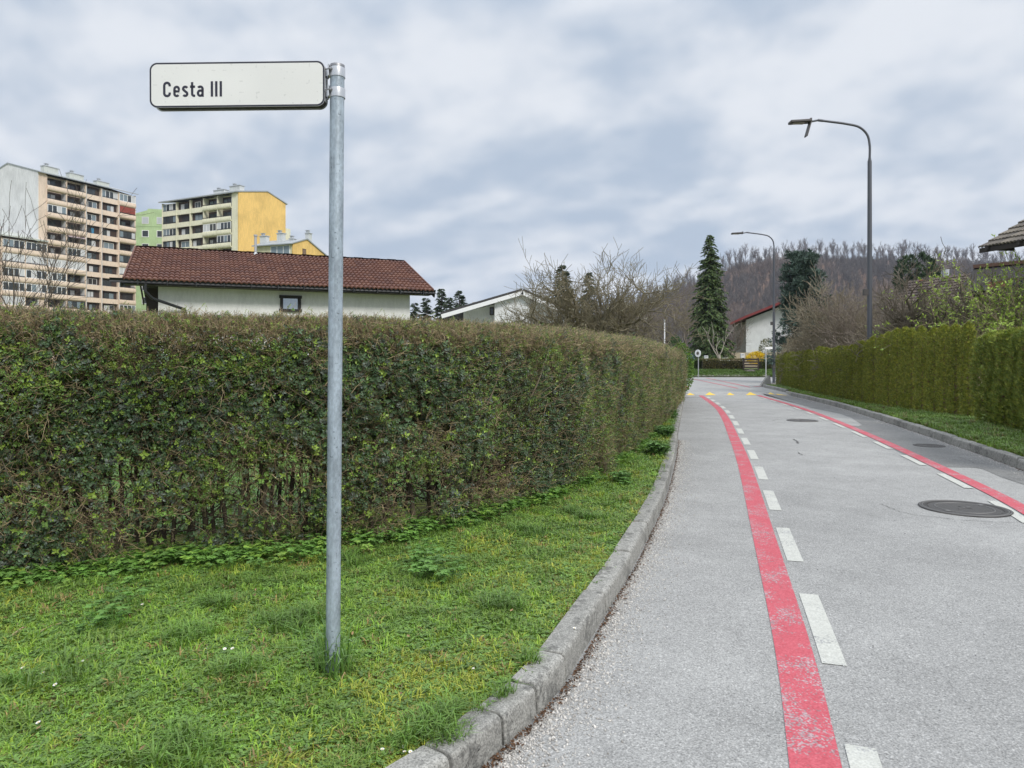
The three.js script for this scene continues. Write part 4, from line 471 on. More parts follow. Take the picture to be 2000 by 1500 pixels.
// the low yellow block with chimneys
{
  const th = -0.36, B = thing('low_apartment_block', 'low yellow apartment block with four roof chimneys behind the tiled house', 'apartment block', V3(-50.5, 0, -141), th), ochre = plaster([0.84, 0.56, 0.19]), cream = plaster([0.70, 0.66, 0.46]); const H = 23.6, L = 8.9, dep = 11;
  const body = slabGeo([[0, 0], [0, H], [-4.2, H + 1.4], [-dep, H - 1.2], [-dep, 0]], L - 0.2); body.translate(L - 0.2, 0, 0); part('wall', body, cream, B); const end = slabGeo([[0.05, 0], [0.05, H + 0.1], [-4.2, H + 1.5], [-dep, H - 1.1], [-dep, 0]], 0.2); end.translate(L + 0.1, 0, 0); part('end_wall', end, ochre, B); const roof = slabGeo([[0.7, H - 0.1], [0.7, H + 0.1], [-4.2, H + 1.75], [-dep - 0.3, H - 0.9], [-dep - 0.3, H - 1.15], [-4.2, H + 1.5]], L + 0.6); roof.translate(L + 0.3, 0, 0); part('roof', roof, tinMat, B);
  const w = part('window', mergeGeometries([bx(4.6, 0.12, 0.1, 0, 0.9, 0), ...[-2.2, -0.75, 0.75, 2.2].map(q => bx(0.12, 1.7, 0.1, q, 0, 0))]), whiteFrame, B); w.position.set(L - 2.9, H - 1.1, 0.05); for (const q of [-1.47, 0, 1.47]) part('pane', bx(1.3, 1.65, 0.04, q, 0, 0), glassLit, w);
  for (const [z, y] of [[-3.4, -1.2], [-7.6, -2.1]]) { const e = part('window', bx(0.08, 1.5, 1.1), brownPanel, B); e.position.set(L + 0.12, H + y, z); part('pane', bx(0.1, 1.3, 0.9), std([0.2, 0.13, 0.08], 0.7), e); }
  const conc = plaster([0.6, 0.62, 0.62]); for (const [x, z, h, w] of [[0.6, -2, 1.9, 1.6], [4.3, -2.4, 2.3, 1.4], [6.6, -3.0, 1.2, 0.9], [8.4, -5.6, 2.6, 0.9]]) chimney(B, x, H + 0.3, z, w, h, 0.9, conc);
}
// ------------------------------------------------------------------ the white house with the red tiled roof
const clayTones = [[0.155, 0.064, 0.043], [0.175, 0.075, 0.049], [0.14, 0.06, 0.043], [0.185, 0.083, 0.055], [0.13, 0.057, 0.043]];
const clayTex = tex(256, (() => { const a = lattice(441, 9), c = lattice(442, 80), r = rngOf(2); return (i, j) => { const g = 0.9 + (a(i / 256 * 9, j / 256 * 9) - 0.5) * 0.35 + (c(i / 256 * 80, j / 256 * 80) - 0.5) * 0.25 + (r() - 0.5) * 0.08; return [g, g, g]; }; })(), 3);
const clay = clayTones.map(c => new THREE.MeshStandardMaterial({ color: new THREE.Color().setRGB(...c), map: clayTex, roughness: 0.85 }));
function tileGeo(w, l, waves, amp) {                    // x across, z down the slope, y off the roof; raised at the lower end
  const n = waves * 6, pos = [], idx = [], uv = [], f = (t) => amp * Math.pow(Math.abs(Math.sin(Math.PI * t * waves)), 0.8), th = 0.018;
  for (let i = 0; i <= n; i++) { const t = i / n, x = -w / 2 + w * t, y = f(t); pos.push(x, y, 0, x, y + 0.05, l, x, y + 0.05 - th - 0.03, l); uv.push(t, 0, t, 1, t, 1.1); if (i) { const k = i * 3, p = k - 3; idx.push(p, p + 1, k, p + 1, k + 1, k, p + 1, p + 2, k + 1, p + 2, k + 2, k + 1); } }
  const g = new THREE.BufferGeometry(); g.setAttribute('position', new THREE.Float32BufferAttribute(pos, 3)); g.setAttribute('uv', new THREE.Float32BufferAttribute(uv, 2)); g.setIndex(idx); const q = g.toNonIndexed(); q.computeVertexNormals(); return q;
}
{
  const A = V3(-12.37, 0, -22.84), Bp = V3(-2.96, 0, -26.84), d = Bp.clone().sub(A), L = d.length(), th = Math.atan2(-d.z, d.x), E = 4.1, run = 4.33, rise = 1.62, slope = Math.atan2(rise, run), sl = Math.hypot(run, rise);
  const T = thing('tiled_house', 'white rendered house with a red clay tile roof behind the privet hedge', 'house', A, th), r = rngOf(531), wallM = plaster([0.82, 0.82, 0.81], true), dark = std([0.022, 0.02, 0.02], 0.7), gutterM = std([0.03, 0.032, 0.034], 0.45, { metalness: 0.3 });
  const x0 = 0.95, x1 = L - 0.72, oh = 0.62;            // walls, set back under the eaves
  const s = new THREE.Shape(); s.moveTo(x0, 0); s.lineTo(x1, 0); s.lineTo(x1, E - 0.02); s.lineTo(x0, E - 0.02); const wx = [7.0 - 1.62, 7.0 - 0.98]; const hw = new THREE.Path(); const wl = 4.86, wr = 5.47, wb = 3.3, wt = 3.78; hw.moveTo(wl, wb); hw.lineTo(wl, wt); hw.lineTo(wr, wt); hw.lineTo(wr, wb); s.holes.push(hw);
  const fw = new THREE.ExtrudeGeometry(s, { depth: 0.3, bevelEnabled: false }); fw.translate(0, 0, -oh - 0.3); part('front_wall', uvBox(fw), wallM, T);
  const gs = [[-oh - 0.3, 0], [-oh - 0.3, E + 0.1], [-run, E + rise - 0.2], [-2 * run + oh, E + 0.1], [-2 * run + oh, 0]]; for (const x of [x0 + 0.3, x1]) { const g = slabGeo(gs, 0.3); g.translate(x, 0, 0); part('gable_wall', g, wallM, T); } part('back_wall', uvBox(bx(x1 - x0 - 0.6, E, 0.3, (x0 + x1) / 2, E / 2, -2 * run + oh + 0.16)), wallM, T);
  const win = part('window', mergeGeometries([bx(wr - wl + 0.16, 0.1, 0.12, 0, (wt - wb) / 2, 0), bx(wr - wl + 0.16, 0.1, 0.12, 0, -(wt - wb) / 2, 0), bx(0.1, wt - wb - 0.1, 0.12, -(wr - wl) / 2, 0, 0), bx(0.1, wt - wb - 0.1, 0.12, (wr - wl) / 2, 0, 0)]), dark, T); win.position.set((wl + wr) / 2, (wb + wt) / 2, -oh + 0.01); part('pane', bx(wr - wl - 0.06, wt - wb - 0.06, 0.02, 0, 0, -0.03), std([0.5, 0.53, 0.55], 0.06, { metalness: 0.6 }), win);
  // roof: boards below, then every tile
  const roof = new THREE.Group(); roof.name = 'roof'; T.add(roof);
  const board = slabGeo([[0.0, E - 0.06], [0.0, E + 0.015], [-run, E + rise - 0.02], [-2 * run, E + 0.015], [-2 * run, E - 0.06], [-run, E + rise - 0.12]], L - 0.02); board.translate(L - 0.01, 0, 0); part('roof_boards', board, dark, roof);
  const tw = 0.31, tl = 0.345, cols = Math.floor(L / tw), rows = Math.floor((sl + 0.06) / tl), w = L / cols, g0 = tileGeo(w, tl + 0.03, 2, 0.055), rest = []; let singles = 0;
  const M = new THREE.Matrix4(), R = new THREE.Matrix4().makeRotationX(slope);
  for (let c = 0; c < cols; c++) for (let k = 0; k < rows; k++) { const u = sl - (k + 1) * (sl + 0.05) / rows + 0.0 + (sl + 0.05) / rows - 0.02, z = -u * Math.cos(slope), y = E + 0.02 + u * Math.sin(slope), x = (c + 0.5) * w; M.makeTranslation(x, y + (r() - 0.5) * 0.006, z).multiply(R).multiply(new THREE.Matrix4().makeRotationY((r() - 0.5) * 0.012)); if (singles < 300) { const m = part('roof_tile', g0, clay[Math.floor(r() * 5)], roof); m.applyMatrix4(M); singles++; } else { const q = g0.clone(); q.applyMatrix4(M); (rest[Math.floor(r() * 5)] ??= []).push(q); } }
  rest.forEach((l, i) => { part('roof_tiles', mergeGeometries(l), clay[i], roof).userData.kind = 'stuff'; });
  const rg = new THREE.CylinderGeometry(0.11, 0.11, 0.38, 10, 1, true, 0, Math.PI); rg.rotateZ(Math.PI / 2); rg.rotateX(-Math.PI / 2); for (let i = 0; i < 29; i++) { const m = part('ridge_tile', rg, clay[i % 5], roof); m.position.set((i + 0.5) * L / 29, E + rise + 0.0 + (i % 2) * 0.012, -run); }
  for (let i = 0; i < rows; i++) for (const x of [-0.015, L + 0.015]) { const u = sl - (i + 0.5) * sl / rows, m = part('verge_tile', G('vt', () => bx(0.05, 0.16, 0.34)), clay[i % 5], roof); m.position.set(x, E + 0.02 + u * Math.sin(slope), -u * Math.cos(slope)); m.rotation.x = slope; }
  for (const x of [-0.06, L + 0.06]) { for (const sg of [1, -1]) { const m = part('barge_board', bx(0.04, 0.18, sl), dark, T); m.position.set(x, E + rise / 2 - 0.13, -run + sg * run / 2); m.rotation.x = sg * slope; } }
  part('soffit', bx(L, 0.03, oh - 0.05, L / 2, E - 0.1, -oh / 2 - 0.05), std([0.05, 0.045, 0.04], 0.8), T); part('fascia', bx(L, 0.14, 0.03, L / 2, E - 0.05, 0.0), dark, T);
  const gut = new THREE.CylinderGeometry(0.075, 0.075, L + 0.5, 12, 1, true, Math.PI / 2, Math.PI); gut.rotateZ(Math.PI / 2); part('gutter', gut, gutterM, T).position.set(L / 2 - 0.15, E - 0.02, 0.09); for (let i = 0; i < 12; i++) part('gutter_bracket', G('gb', () => bx(0.03, 0.14, 0.16)), gutterM, T).position.set(0.4 + i * (L - 0.8) / 11, E - 0.06, 0.07);
  const pipePts = [V3(0.62, E - 0.1, 0.09), V3(0.62, E - 0.36, 0.07), V3(0.82, E - 0.56, -0.05), V3(1.75, E - 0.86, -oh + 0.09), V3(1.78, E - 1.0, -oh + 0.09), V3(1.78, 0.1, -oh + 0.09)], pipe = mergeGeometries(pipePts.slice(1).map((p, i) => cyl(0.05, 0.05, pipePts[i], p, 10))); part('down_pipe', pipe, gutterM, T);
  part('corner_boarding', bx(0.55, E - 0.15, 0.05, x0 - 0.1, (E - 0.15) / 2, -oh - 0.32), std([0.03, 0.022, 0.018], 0.8), T);
  for (const [u, x, h] of [[sl - 0.25, 4.2, 0.75], [sl * 0.62, 7.05, 0.62]]) { const p = part('vent_pipe', mergeGeometries([cyl(0.05, 0.05, V3(0, 0, 0), V3(0, h, 0), 10), cyl(0.075, 0.075, V3(0, h, 0), V3(0, h + 0.06, 0), 10), cyl(0.12, 0.05, V3(0, -0.02, 0), V3(0, 0.12, 0), 10)]), std([0.45, 0.46, 0.47], 0.5, { metalness: 0.4 }), roof); p.position.set(x, E + 0.03 + u * Math.sin(slope), -u * Math.cos(slope)); }
}
// ------------------------------------------------------------------ the white gabled house beyond
{
  const D = 45, k = D / F, T = thing('gabled_house', 'white gabled house with dark roof edge and brick chimney behind the bare fruit tree', 'house', V3(0, 0, -D), 0.0), X = (px) => (px - 1000) * k, Y = (py) => EYE - (py - HZ) * k, wallM = plaster([0.78, 0.79, 0.80], true), roofM = std([0.05, 0.048, 0.05], 0.8), white = std([0.78, 0.78, 0.79], 0.7);
  const shape = (pts) => { const s = new THREE.Shape(); pts.forEach(([x, y], i) => i ? s.lineTo(x, y) : s.moveTo(x, y)); return s; }, ex = (s, d, z) => { const g = new THREE.ExtrudeGeometry(s, { depth: d, bevelEnabled: false }); g.translate(0, 0, z); return uvBox(g); };
  part('wall', ex(shape([[X(905), 0], [X(905), Y(609)], [X(1020), Y(581)], [X(1104), Y(607)], [X(1104), 0]]), 9, -9), wallM, T);
  part('front_bay', ex(shape([[X(967), 0], [X(967), Y(590)], [X(1020), Y(577)], [X(1034), Y(581)], [X(1034), 0]]), 1.2, 0.003), wallM, T);
  const slab = (a, b, t, o) => { const n = [-(b[1] - a[1]), b[0] - a[0]], l = Math.hypot(...n), q = n.map(v => v / l); return shape([[a[0] + q[0] * o, a[1] + q[1] * o], [b[0] + q[0] * o, b[1] + q[1] * o], [b[0] + q[0] * (o + t), b[1] + q[1] * (o + t)], [a[0] + q[0] * (o + t), a[1] + q[1] * (o + t)]]); };
  const l = [X(866), Y(617)], c = [X(1020), Y(572)], rr = [X(1116), Y(616)]; part('roof_slope', ex(slab(l, c, 0.13, 0.0), 10.6, -9), roofM, T); part('roof_slope', ex(slab(c, rr, 0.13, 0.0), 10.6, -9), roofM, T); part('fascia', ex(slab(l, c, 0.24, -0.25), 0.12, 1.5), white, T); part('fascia', ex(slab(c, rr, 0.24, -0.25), 0.12, 1.5), white, T); part('soffit', ex(slab(l, c, 0.05, -0.06), 1.5, 0), white, T); part('soffit', ex(slab(c, rr, 0.05, -0.06), 1.5, 0), white, T);
  const w = part('window', bx(0.26, 0.5, 0.06), brownPanel, T); w.position.set(X(960.5), Y(608), 0.02); part('pane', bx(0.16, 0.4, 0.08), glass, w);
  const brick = part('chimney', bx(0.5, 1.1, 0.5), std([0.30, 0.11, 0.07], 0.9), T); brick.position.set(X(926), Y(601), -4); part('chimney_cap', bx(0.62, 0.1, 0.62, 0, 0.6, 0), std([0.42, 0.4, 0.38], 0.9), brick);
}
// ------------------------------------------------------------------ the white house with red roof edge across the junction
{
  const D = 78, k = D / F, T = thing('gabled_house', 'white house with a red roof edge beside the tall spruce', 'house', V3((1457 - 1000) * k, 0, -D), -0.33), X = (px) => (px - 1457) * k, Y = (py) => EYE - (py - HZ) * k, wallM = plaster([0.80, 0.81, 0.82], true);
  const poly = (pts, d, z, m, n) => { const s = new THREE.Shape(); pts.forEach(([x, y], i) => i ? s.lineTo(X(x), Y(y)) : s.moveTo(X(x), Y(y))); const g = new THREE.ExtrudeGeometry(s, { depth: d, bevelEnabled: false }); g.translate(0, 0, z); return part(n, uvBox(g), m, T); };
  poly([[1457, 712], [1457, 625], [1525, 598], [1600, 625], [1600, 712]], 9, -9, wallM, 'wall'); poly([[1434, 712], [1434, 632], [1457, 624], [1457, 712]], 6, -9, plaster([0.36, 0.35, 0.33], true), 'side_wing'); poly([[1428, 635], [1457, 622], [1527, 594], [1527, 589], [1456, 618], [1428, 631]], 0.3, 1.0, std([0.20, 0.035, 0.035], 0.7), 'barge_board'); poly([[1528, 591], [1457, 619.5], [1430, 631.5], [1430, 634], [1457, 622], [1528, 593.5]], 9.9, -9, std([0.13, 0.045, 0.04], 0.8), 'roof_slope'); poly([[1528, 591], [1606, 626], [1606, 629], [1528, 593.5]], 9.9, -9, std([0.13, 0.045, 0.04], 0.8), 'roof_slope'); poly([[1527, 594], [1608, 630], [1608, 625], [1527, 589]], 0.3, 1.0, std([0.20, 0.035, 0.035], 0.7), 'barge_board');
  const b = part('balcony', bx(2.6, 1.1, 1.2), std([0.12, 0.07, 0.05], 0.8), T); b.position.set(X(1545), Y(668), 0.6); part('garden_wall', bx(7, 1.6, 0.25), std([0.48, 0.40, 0.30], 0.9), T).position.set(X(1490), 0.8 + 0.6, 5);
}
// ------------------------------------------------------------------ roofs on the right
const brownTones = [[0.082, 0.06, 0.05], [0.10, 0.073, 0.058], [0.066, 0.05, 0.043], [0.115, 0.085, 0.066]].map(c => new THREE.MeshStandardMaterial({ color: new THREE.Color().setRGB(...c), map: clayTex, roughness: 0.95 }));
function tiledSlope(parent, origin, u, v, nu, nv, tones, seed, singles, waves = 2) { // u along the eave, v up the slope (full vectors)
  const r = rngOf(seed), n = u.clone().cross(v).normalize().multiplyScalar(1), w = u.length() / nu, l = v.length() / nv, g = tileGeo(w, l + 0.03, waves, 0.035), ux = u.clone().normalize(), vz = v.clone().normalize().negate(), ny = vz.clone().cross(ux).normalize(), rest = []; let c = 0;
  for (let j = 0; j < nv; j++) for (let i = 0; i < nu; i++) { const p = origin.clone().addScaledVector(u, (i + 0.5) / nu).addScaledVector(v, (j + 1) / nv).addScaledVector(ny, 0.02 + (r() - 0.5) * 0.008), M = new THREE.Matrix4().makeBasis(ux, ny, vz).setPosition(p); if (c++ < singles) { const m = part('roof_tile', g, tones[Math.floor(r() * tones.length)], parent); m.applyMatrix4(M); } else { const q = g.clone(); q.applyMatrix4(M); (rest[Math.floor(r() * tones.length)] ??= []).push(q); } }
  rest.forEach((q, i) => part('roof_tiles', mergeGeometries(q), tones[i], parent).userData.kind = 'stuff');
}
{ // long brown roof behind the bare trees
  const T = thing('brown_roofed_house', 'house with a long weathered brown tile roof behind the bare trees', 'house', V3(0, 0, 0)), a = P(1690, 640, 40), b = P(1935, 618, 36), c = P(1782, 549, 44.5); const u = b.clone().sub(a); const ridgeR = c.clone().add(u);
  const v = c.clone().sub(a); v.addScaledVector(u, -v.dot(u) / u.lengthSq()); const roof = new THREE.Group(); roof.name = 'roof'; T.add(roof); const o = a.clone().add(u.clone().multiplyScalar(0.12)); tiledSlope(roof, o, u.clone().multiplyScalar(0.95), v, 26, 15, brownTones, 611, 200, 1);
  const f = u.clone().multiplyScalar(0.95), q = [o, o.clone().add(f), o.clone().add(f).add(v), o.clone().add(v)], s = new Soup(); const dn = V3(0, -0.06, 0); q.forEach(p => p.add(dn)); s.tri(q[0], q[1], q[2]); s.tri(q[0], q[2], q[3]); const back = V3(2.5, -1.8, -4.5); s.tri(q[3], q[2], q[2].clone().add(back)); s.tri(q[3], q[2].clone().add(back), q[3].clone().add(back)); part('roof_boards', s.geo(), std([0.03, 0.027, 0.025], 0.9, { side: THREE.DoubleSide }), roof);
  const mid = o.clone().addScaledVector(f, 0.5), th = Math.atan2(-f.z, f.x), w = part('wall', uvBox(bx(f.length() - 0.8, mid.y - 0.1, 4)), plaster([0.36, 0.27, 0.2], true), T); w.position.set(mid.x + 1.0, (mid.y - 0.1) / 2, mid.z - 2.6); w.rotation.y = th; const pipe = part('chimney', new THREE.CylinderGeometry(0.22, 0.2, 0.6, 12), greyMetal, T); pipe.position.copy(P(1846, 535, 44)); part('skylight', bx(0.3, 0.3, 0.08), std([0.35, 0.05, 0.04], 0.6), roof).position.copy(P(1798, 551, 44).add(V3(0, 0, 0.15)));
}
{ // dark timber house
  const T = thing('timber_house', 'dark timber house with brown ridge and flower box behind the budding shrub', 'house', V3(0, 0, 0)), r0 = P(1903, 527, 34), r1 = P(2090, 497, 31), darkM = std([0.03, 0.026, 0.024], 0.8), ridgeM = std([0.15, 0.085, 0.06], 0.9), u = r1.clone().sub(r0), th = Math.atan2(-u.z, u.x), L = Math.hypot(u.x, u.z), mid = r0.clone().add(r1).multiplyScalar(0.5);
  const rg = part('ridge_beam', bx(L, 0.16, 0.3), ridgeM, T); rg.position.copy(mid); rg.rotation.y = th; const sl = bx(L, 0.1, 2.2); sl.rotateX(0.62); sl.translate(0, -0.72, 0.85); const sm = part('roof_slope', sl, darkM, T); sm.position.copy(mid); sm.rotation.y = th;
  const ba = bx(L, 0.1, 3.2); ba.rotateX(-0.62); ba.translate(0, -0.98, -1.35); const bm = part('roof_slope', ba, darkM, T); bm.position.copy(mid); bm.rotation.y = th;
  const wl = part('wall', bx(L - 0.6, 3.6, 3.2), std([0.055, 0.042, 0.034], 0.85), T); wl.position.set(mid.x + 0.5, mid.y - 1.5 - 1.8, mid.z - 0.6); wl.rotation.y = th; wl.position.y = mid.y - 1.35 - 1.8;
  for (const px of [1975, 1990]) { const w = part('window', bx(0.5, 0.8, 0.1), std([0.10, 0.055, 0.04], 0.7), T); w.position.copy(P(px, 562, 31.0)); w.rotation.y = th; part('pane', bx(0.38, 0.66, 0.12), glass, w); } const fb = part('flower_box', bx(0.6, 0.25, 0.25), std([0.30, 0.13, 0.07], 0.9), T); fb.position.copy(P(1948, 556, 30.6)); fb.rotation.y = th;
}
{ // near roof corner
  const T = thing('tiled_roof_house', 'house whose mossy grey tile roof corner juts above the thuja hedge', 'house', V3(0, 0, 0)), a = P(1914, 486, 22), b = P(2190, 440, 17.5), u = b.clone().sub(a), h = V3(u.x, 0, u.z).normalize(), back = V3(-h.z, 0, h.x); if (back.z > 0) back.negate();
  const grey = [[0.17, 0.15, 0.125], [0.2, 0.175, 0.145], [0.145, 0.128, 0.11], [0.23, 0.2, 0.16]].map(c => new THREE.MeshStandardMaterial({ color: new THREE.Color().setRGB(...c), map: clayTex, roughness: 0.95 })), v = back.clone().multiplyScalar(3.0).add(V3(0, 1.75, 0)); const roof = new THREE.Group(); roof.name = 'roof'; T.add(roof); tiledSlope(roof, a, u, v, 17, 9, grey, 621, 160, 2);
  const s = new Soup(), q = [a, b, b.clone().add(v), a.clone().add(v)].map(p => p.clone().add(V3(0, -0.05, 0))); s.tri(q[0], q[1], q[2]); s.tri(q[0], q[2], q[3]); const bk = back.clone().multiplyScalar(3).add(V3(0, -1.75, 0)); s.tri(q[3], q[2], q[2].clone().add(bk)); s.tri(q[3], q[2].clone().add(bk), q[3].clone().add(bk)); const dm = std([0.035, 0.03, 0.027], 0.9, { side: THREE.DoubleSide }); part('roof_boards', s.geo(), dm, roof);
  const th = Math.atan2(-u.z, u.x), fa = part('fascia', bx(u.length(), 0.14, 0.05), dm, T); fa.position.copy(a.clone().add(b).multiplyScalar(0.5).add(V3(0, -0.06, 0))); fa.rotation.set(0, th, Math.atan2(u.y, Math.hypot(u.x, u.z)), 'YXZ'); for (let i = 0; i < 4; i++) { const e = part('rafter_end', bx(0.1, 0.14, 0.9), dm, T); e.position.copy(a.clone().addScaledVector(u, 0.08 + i * 0.26)).addScaledVector(back, 0.35).add(V3(0, -0.02, 0)); e.rotation.y = th; }
  for (let i = 0; i < 11; i++) { const m = part('ridge_tile', G('rt2', () => { const g = new THREE.CylinderGeometry(0.11, 0.11, 0.42, 10, 1, true, 0, Math.PI); g.rotateZ(Math.PI / 2); g.rotateX(-Math.PI / 2); return g; }), grey[i % 4], roof); m.position.copy(a).add(v).addScaledVector(u, (i + 0.5) / 11).add(V3(0, 0.02, 0)); m.rotation.y = th; }
  const wc = a.clone().addScaledVector(u, 0.62).addScaledVector(back, 3.0), w = part('wall', uvBox(bx(u.length() * 0.62, a.y + 0.35, 4.6)), plaster([0.6, 0.58, 0.54], true), T); w.position.set(wc.x, (a.y + 0.35) / 2, wc.z); w.rotation.y = th;
}

// ------------------------------------------------------------------ thuja hedges on the right
const thujaM = new THREE.MeshStandardMaterial({ vertexColors: true, roughness: 0.75, side: THREE.DoubleSide }), thujaCore = std([0.16, 0.11, 0.075], 1);
function thujaGeo(seed, H, R, n, size, tones) {
  const q = rngOf(seed), s = new Soup(); const rad = (h) => R * (0.92 + 0.08 * Math.sin(h * 9 + seed)) * (h > 0.86 ? Math.sqrt(Math.max(0.03, 1 - ((h - 0.86) / 0.143) ** 2)) : 1) * (h < 0.12 ? 0.8 + h * 1.6 : 1);
  for (let i = 0; i < n; i++) { const h = Math.pow(q(), 0.9), a = q() * 6.283, R1 = rad(h) * (1 + 0.10 * Math.sin(a * 7 + seed) + (q() - 0.5) * 0.22) * (q() < 0.26 ? 0.45 + q() * 0.4 : 1), out = V3(Math.cos(a), 0, Math.sin(a)), p = out.clone().multiplyScalar(R1 - 0.05).add(V3(0, h * H - 0.04, 0)); const d = out.clone().multiplyScalar(0.55).add(V3(0, 0.95, 0)).add(rdir(q).multiplyScalar(0.55)).normalize(), side = V3(0, 1, 0).cross(out).add(rdir(q).multiplyScalar(0.7)).normalize(), t = q(), c = 0.65 + q() * 0.7, topF = h > 0.93 ? 1.12 : 1, b = t < tones.red ? [0.16, 0.075, 0.035] : t < 0.55 ? tones.a : tones.b;  // topF puts the sunlit brightness of the column tops into the spray colour
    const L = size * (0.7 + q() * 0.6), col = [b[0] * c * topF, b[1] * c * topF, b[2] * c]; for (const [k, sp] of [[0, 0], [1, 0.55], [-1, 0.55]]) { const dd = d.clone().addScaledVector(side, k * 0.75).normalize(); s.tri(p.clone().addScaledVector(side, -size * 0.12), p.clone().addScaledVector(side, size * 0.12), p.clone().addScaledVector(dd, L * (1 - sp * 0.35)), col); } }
  return s.geo();
}
const thCoreGeo = (H, R) => new THREE.LatheGeometry([[0.032, -0.03], [0.028, H * 0.4], [0.012, H * 0.88], [0, H * 0.9]].map(([x, y]) => new THREE.Vector2(x, y)), 9);
function thujaHedge(label, pa, s0, s1, pitch, topF, R, variants, seed, core) {
  const r = rngOf(seed), t = thing('thuja_hedge', label, 'hedge', V3(0, 0, 0)); let s = s0, k = 0;
  while (s < s1) { const a = pa.at(s), H = topF(s, -a.p.z), m = part('thuja_shrub', variants[k % variants.length], thujaM, t); m.position.copy(a.p); m.position.y = 0.14; m.position.addScaledVector(a.n, (r() - 0.5) * 0.08); m.rotation.y = r() * 6.28; m.scale.set(1 + (r() - 0.5) * 0.15, (H - 0.12 + (r() - 0.5) * 0.12) / 2.2, 1 + (r() - 0.5) * 0.15); const c = part('trunk', core, thujaCore, m); s += pitch * (0.85 + r() * 0.3); k++; }
  return t;
}
{
  const toneA = { red: 0.03, a: [0.18, 0.22, 0.033], b: [0.30, 0.31, 0.044] }, toneB = { red: 0.025, a: [0.165, 0.225, 0.038], b: [0.27, 0.30, 0.045] };
  const vA = [1, 2, 3, 4, 5].map(k => { const g = thujaGeo(700 + k, 2.2, 0.215, 4200, 0.062, toneA); g.scale(1, 1, 1); return g; });
  // sprays keep their size when the unit-high shrub is stretched to about 2.2 m
  vA.forEach(g => g.computeVertexNormals());
  const line = path([[10.55, 16.6], [10.65, 18.3], [10.85, 20.5], [11.45, 24.8], [12.3, 29], [13.15, 33.2], [14.0, 37], [14.6, 39.2]]);
  const tops = [[17, 2.42], [18.5, 2.42], [20, 2.46], [21, 2.38], [22, 2.2], [24, 2.08], [25.5, 2.0], [27.5, 2.05], [31, 1.95], [35, 1.86], [40, 1.8]], top = (s, D) => { for (let i = 1; i < tops.length; i++) if (D < tops[i][0]) return lerp(tops[i - 1][1], tops[i][1], clamp((D - tops[i - 1][0]) / (tops[i][0] - tops[i - 1][0]))); return 1.8; };
  thujaHedge('long clipped thuja hedge of narrow upright columns along the far kerb', line, 0, line.L, 0.5, top, 0.3, vA, 71, thCoreGeo(2.2, 0.26));
  const vB = [1, 2, 3].map(k => thujaGeo(800 + k, 2.2, 0.48, 9000, 0.075, toneB)), near = path([[10.35, 15.2], [9.6, 12.9], [8.95, 11.2], [8.2, 9.2]]);
  thujaHedge('bushy thuja hedge with lumpy uneven face before the tiled roof corner', near, 0, near.L, 0.62, () => 2.2, 0.55, vB, 73, thCoreGeo(2.2, 0.55));
}
// ------------------------------------------------------------------ street lamps
function lamp(base, turn, label, flap) {
  const t = thing('street_lamp', label, 'street lamp', base, turn, null), grey = std([0.095, 0.10, 0.115], 0.5, { metalness: 0.4 }), headM = std([0.07, 0.065, 0.065], 0.5, { metalness: 0.3 }), H = 9.05;
  part('post', new THREE.LatheGeometry([[0.085, -0.1], [0.085, 2.2], [0.078, 2.25], [0.062, 7.84], [0.0, 7.84]].map(([x, y]) => new THREE.Vector2(x, y)), 16), grey, t); part('base_door', bx(0.1, 0.4, 0.02, 0, 0.9, 0.08), headM, t); part('collar', cyl(0.05, 0.045, V3(0, 7.8, 0), V3(0, 7.92, 0), 14), grey, t);
  const c = new THREE.CatmullRomCurve3([V3(0, 7.85, 0), V3(0, 8.35, 0), V3(-0.08, 8.68, 0), V3(-0.33, 8.92, 0), V3(-0.72, 9.02, 0), V3(-1.3, 9.1, 0), V3(-1.62, 9.14, 0)]); part('arm', new THREE.TubeGeometry(c, 40, 0.037, 10), grey, t); part('arm_joint', mergeGeometries([cyl(0.042, 0.042, V3(-1.5, 9.125, 0), V3(-1.66, 9.145, 0), 10), cyl(0.032, 0.032, V3(-1.64, 9.145, 0), V3(-1.93, 9.09, 0), 10)]), grey, t);
  const head = part('lamp_head', (() => { const g = new RoundedBoxGeometry(0.66, 0.085, 0.3, 3, 0.025); g.rotateZ(0.06); return g; })(), headM, t); head.position.set(-2.24, 9.09, 0); part('lens', bx(0.42, 0.012, 0.2, -0.08, -0.05, 0), std([0.32, 0.29, 0.26], 0.3), head); part('hinge', bx(0.05, 0.14, 0.2, 0.33, 0.03, 0), headM, head);
  if (flap) part('hanging_flap', (() => { const g = bx(0.035, 0.46, 0.22); g.rotateZ(-0.28); return g; })(), headM, head).position.set(0.26, -0.25, 0);
  part('cable_box', mergeGeometries([bx(0.14, 0.2, 0.1, -0.13, 3.62, 0), cyl(0.012, 0.012, V3(-0.2, 3.7, 0), V3(-0.06, 3.66, 0), 6)]), headM, t); return t;
}
lamp(P(1698.5, 0, 23).setY(0.1), 0.0, 'tall grey street lamp with a hanging flap behind the thuja hedge', true);
lamp(P(1511.5, 0, 43.5).setY(0.1), 0.0, 'grey street lamp at the junction in front of the white house', false);
lamp(P(1326, 0, 112).setY(0.1), 0.0, 'small distant street lamp beyond the end of the privet hedge', false);
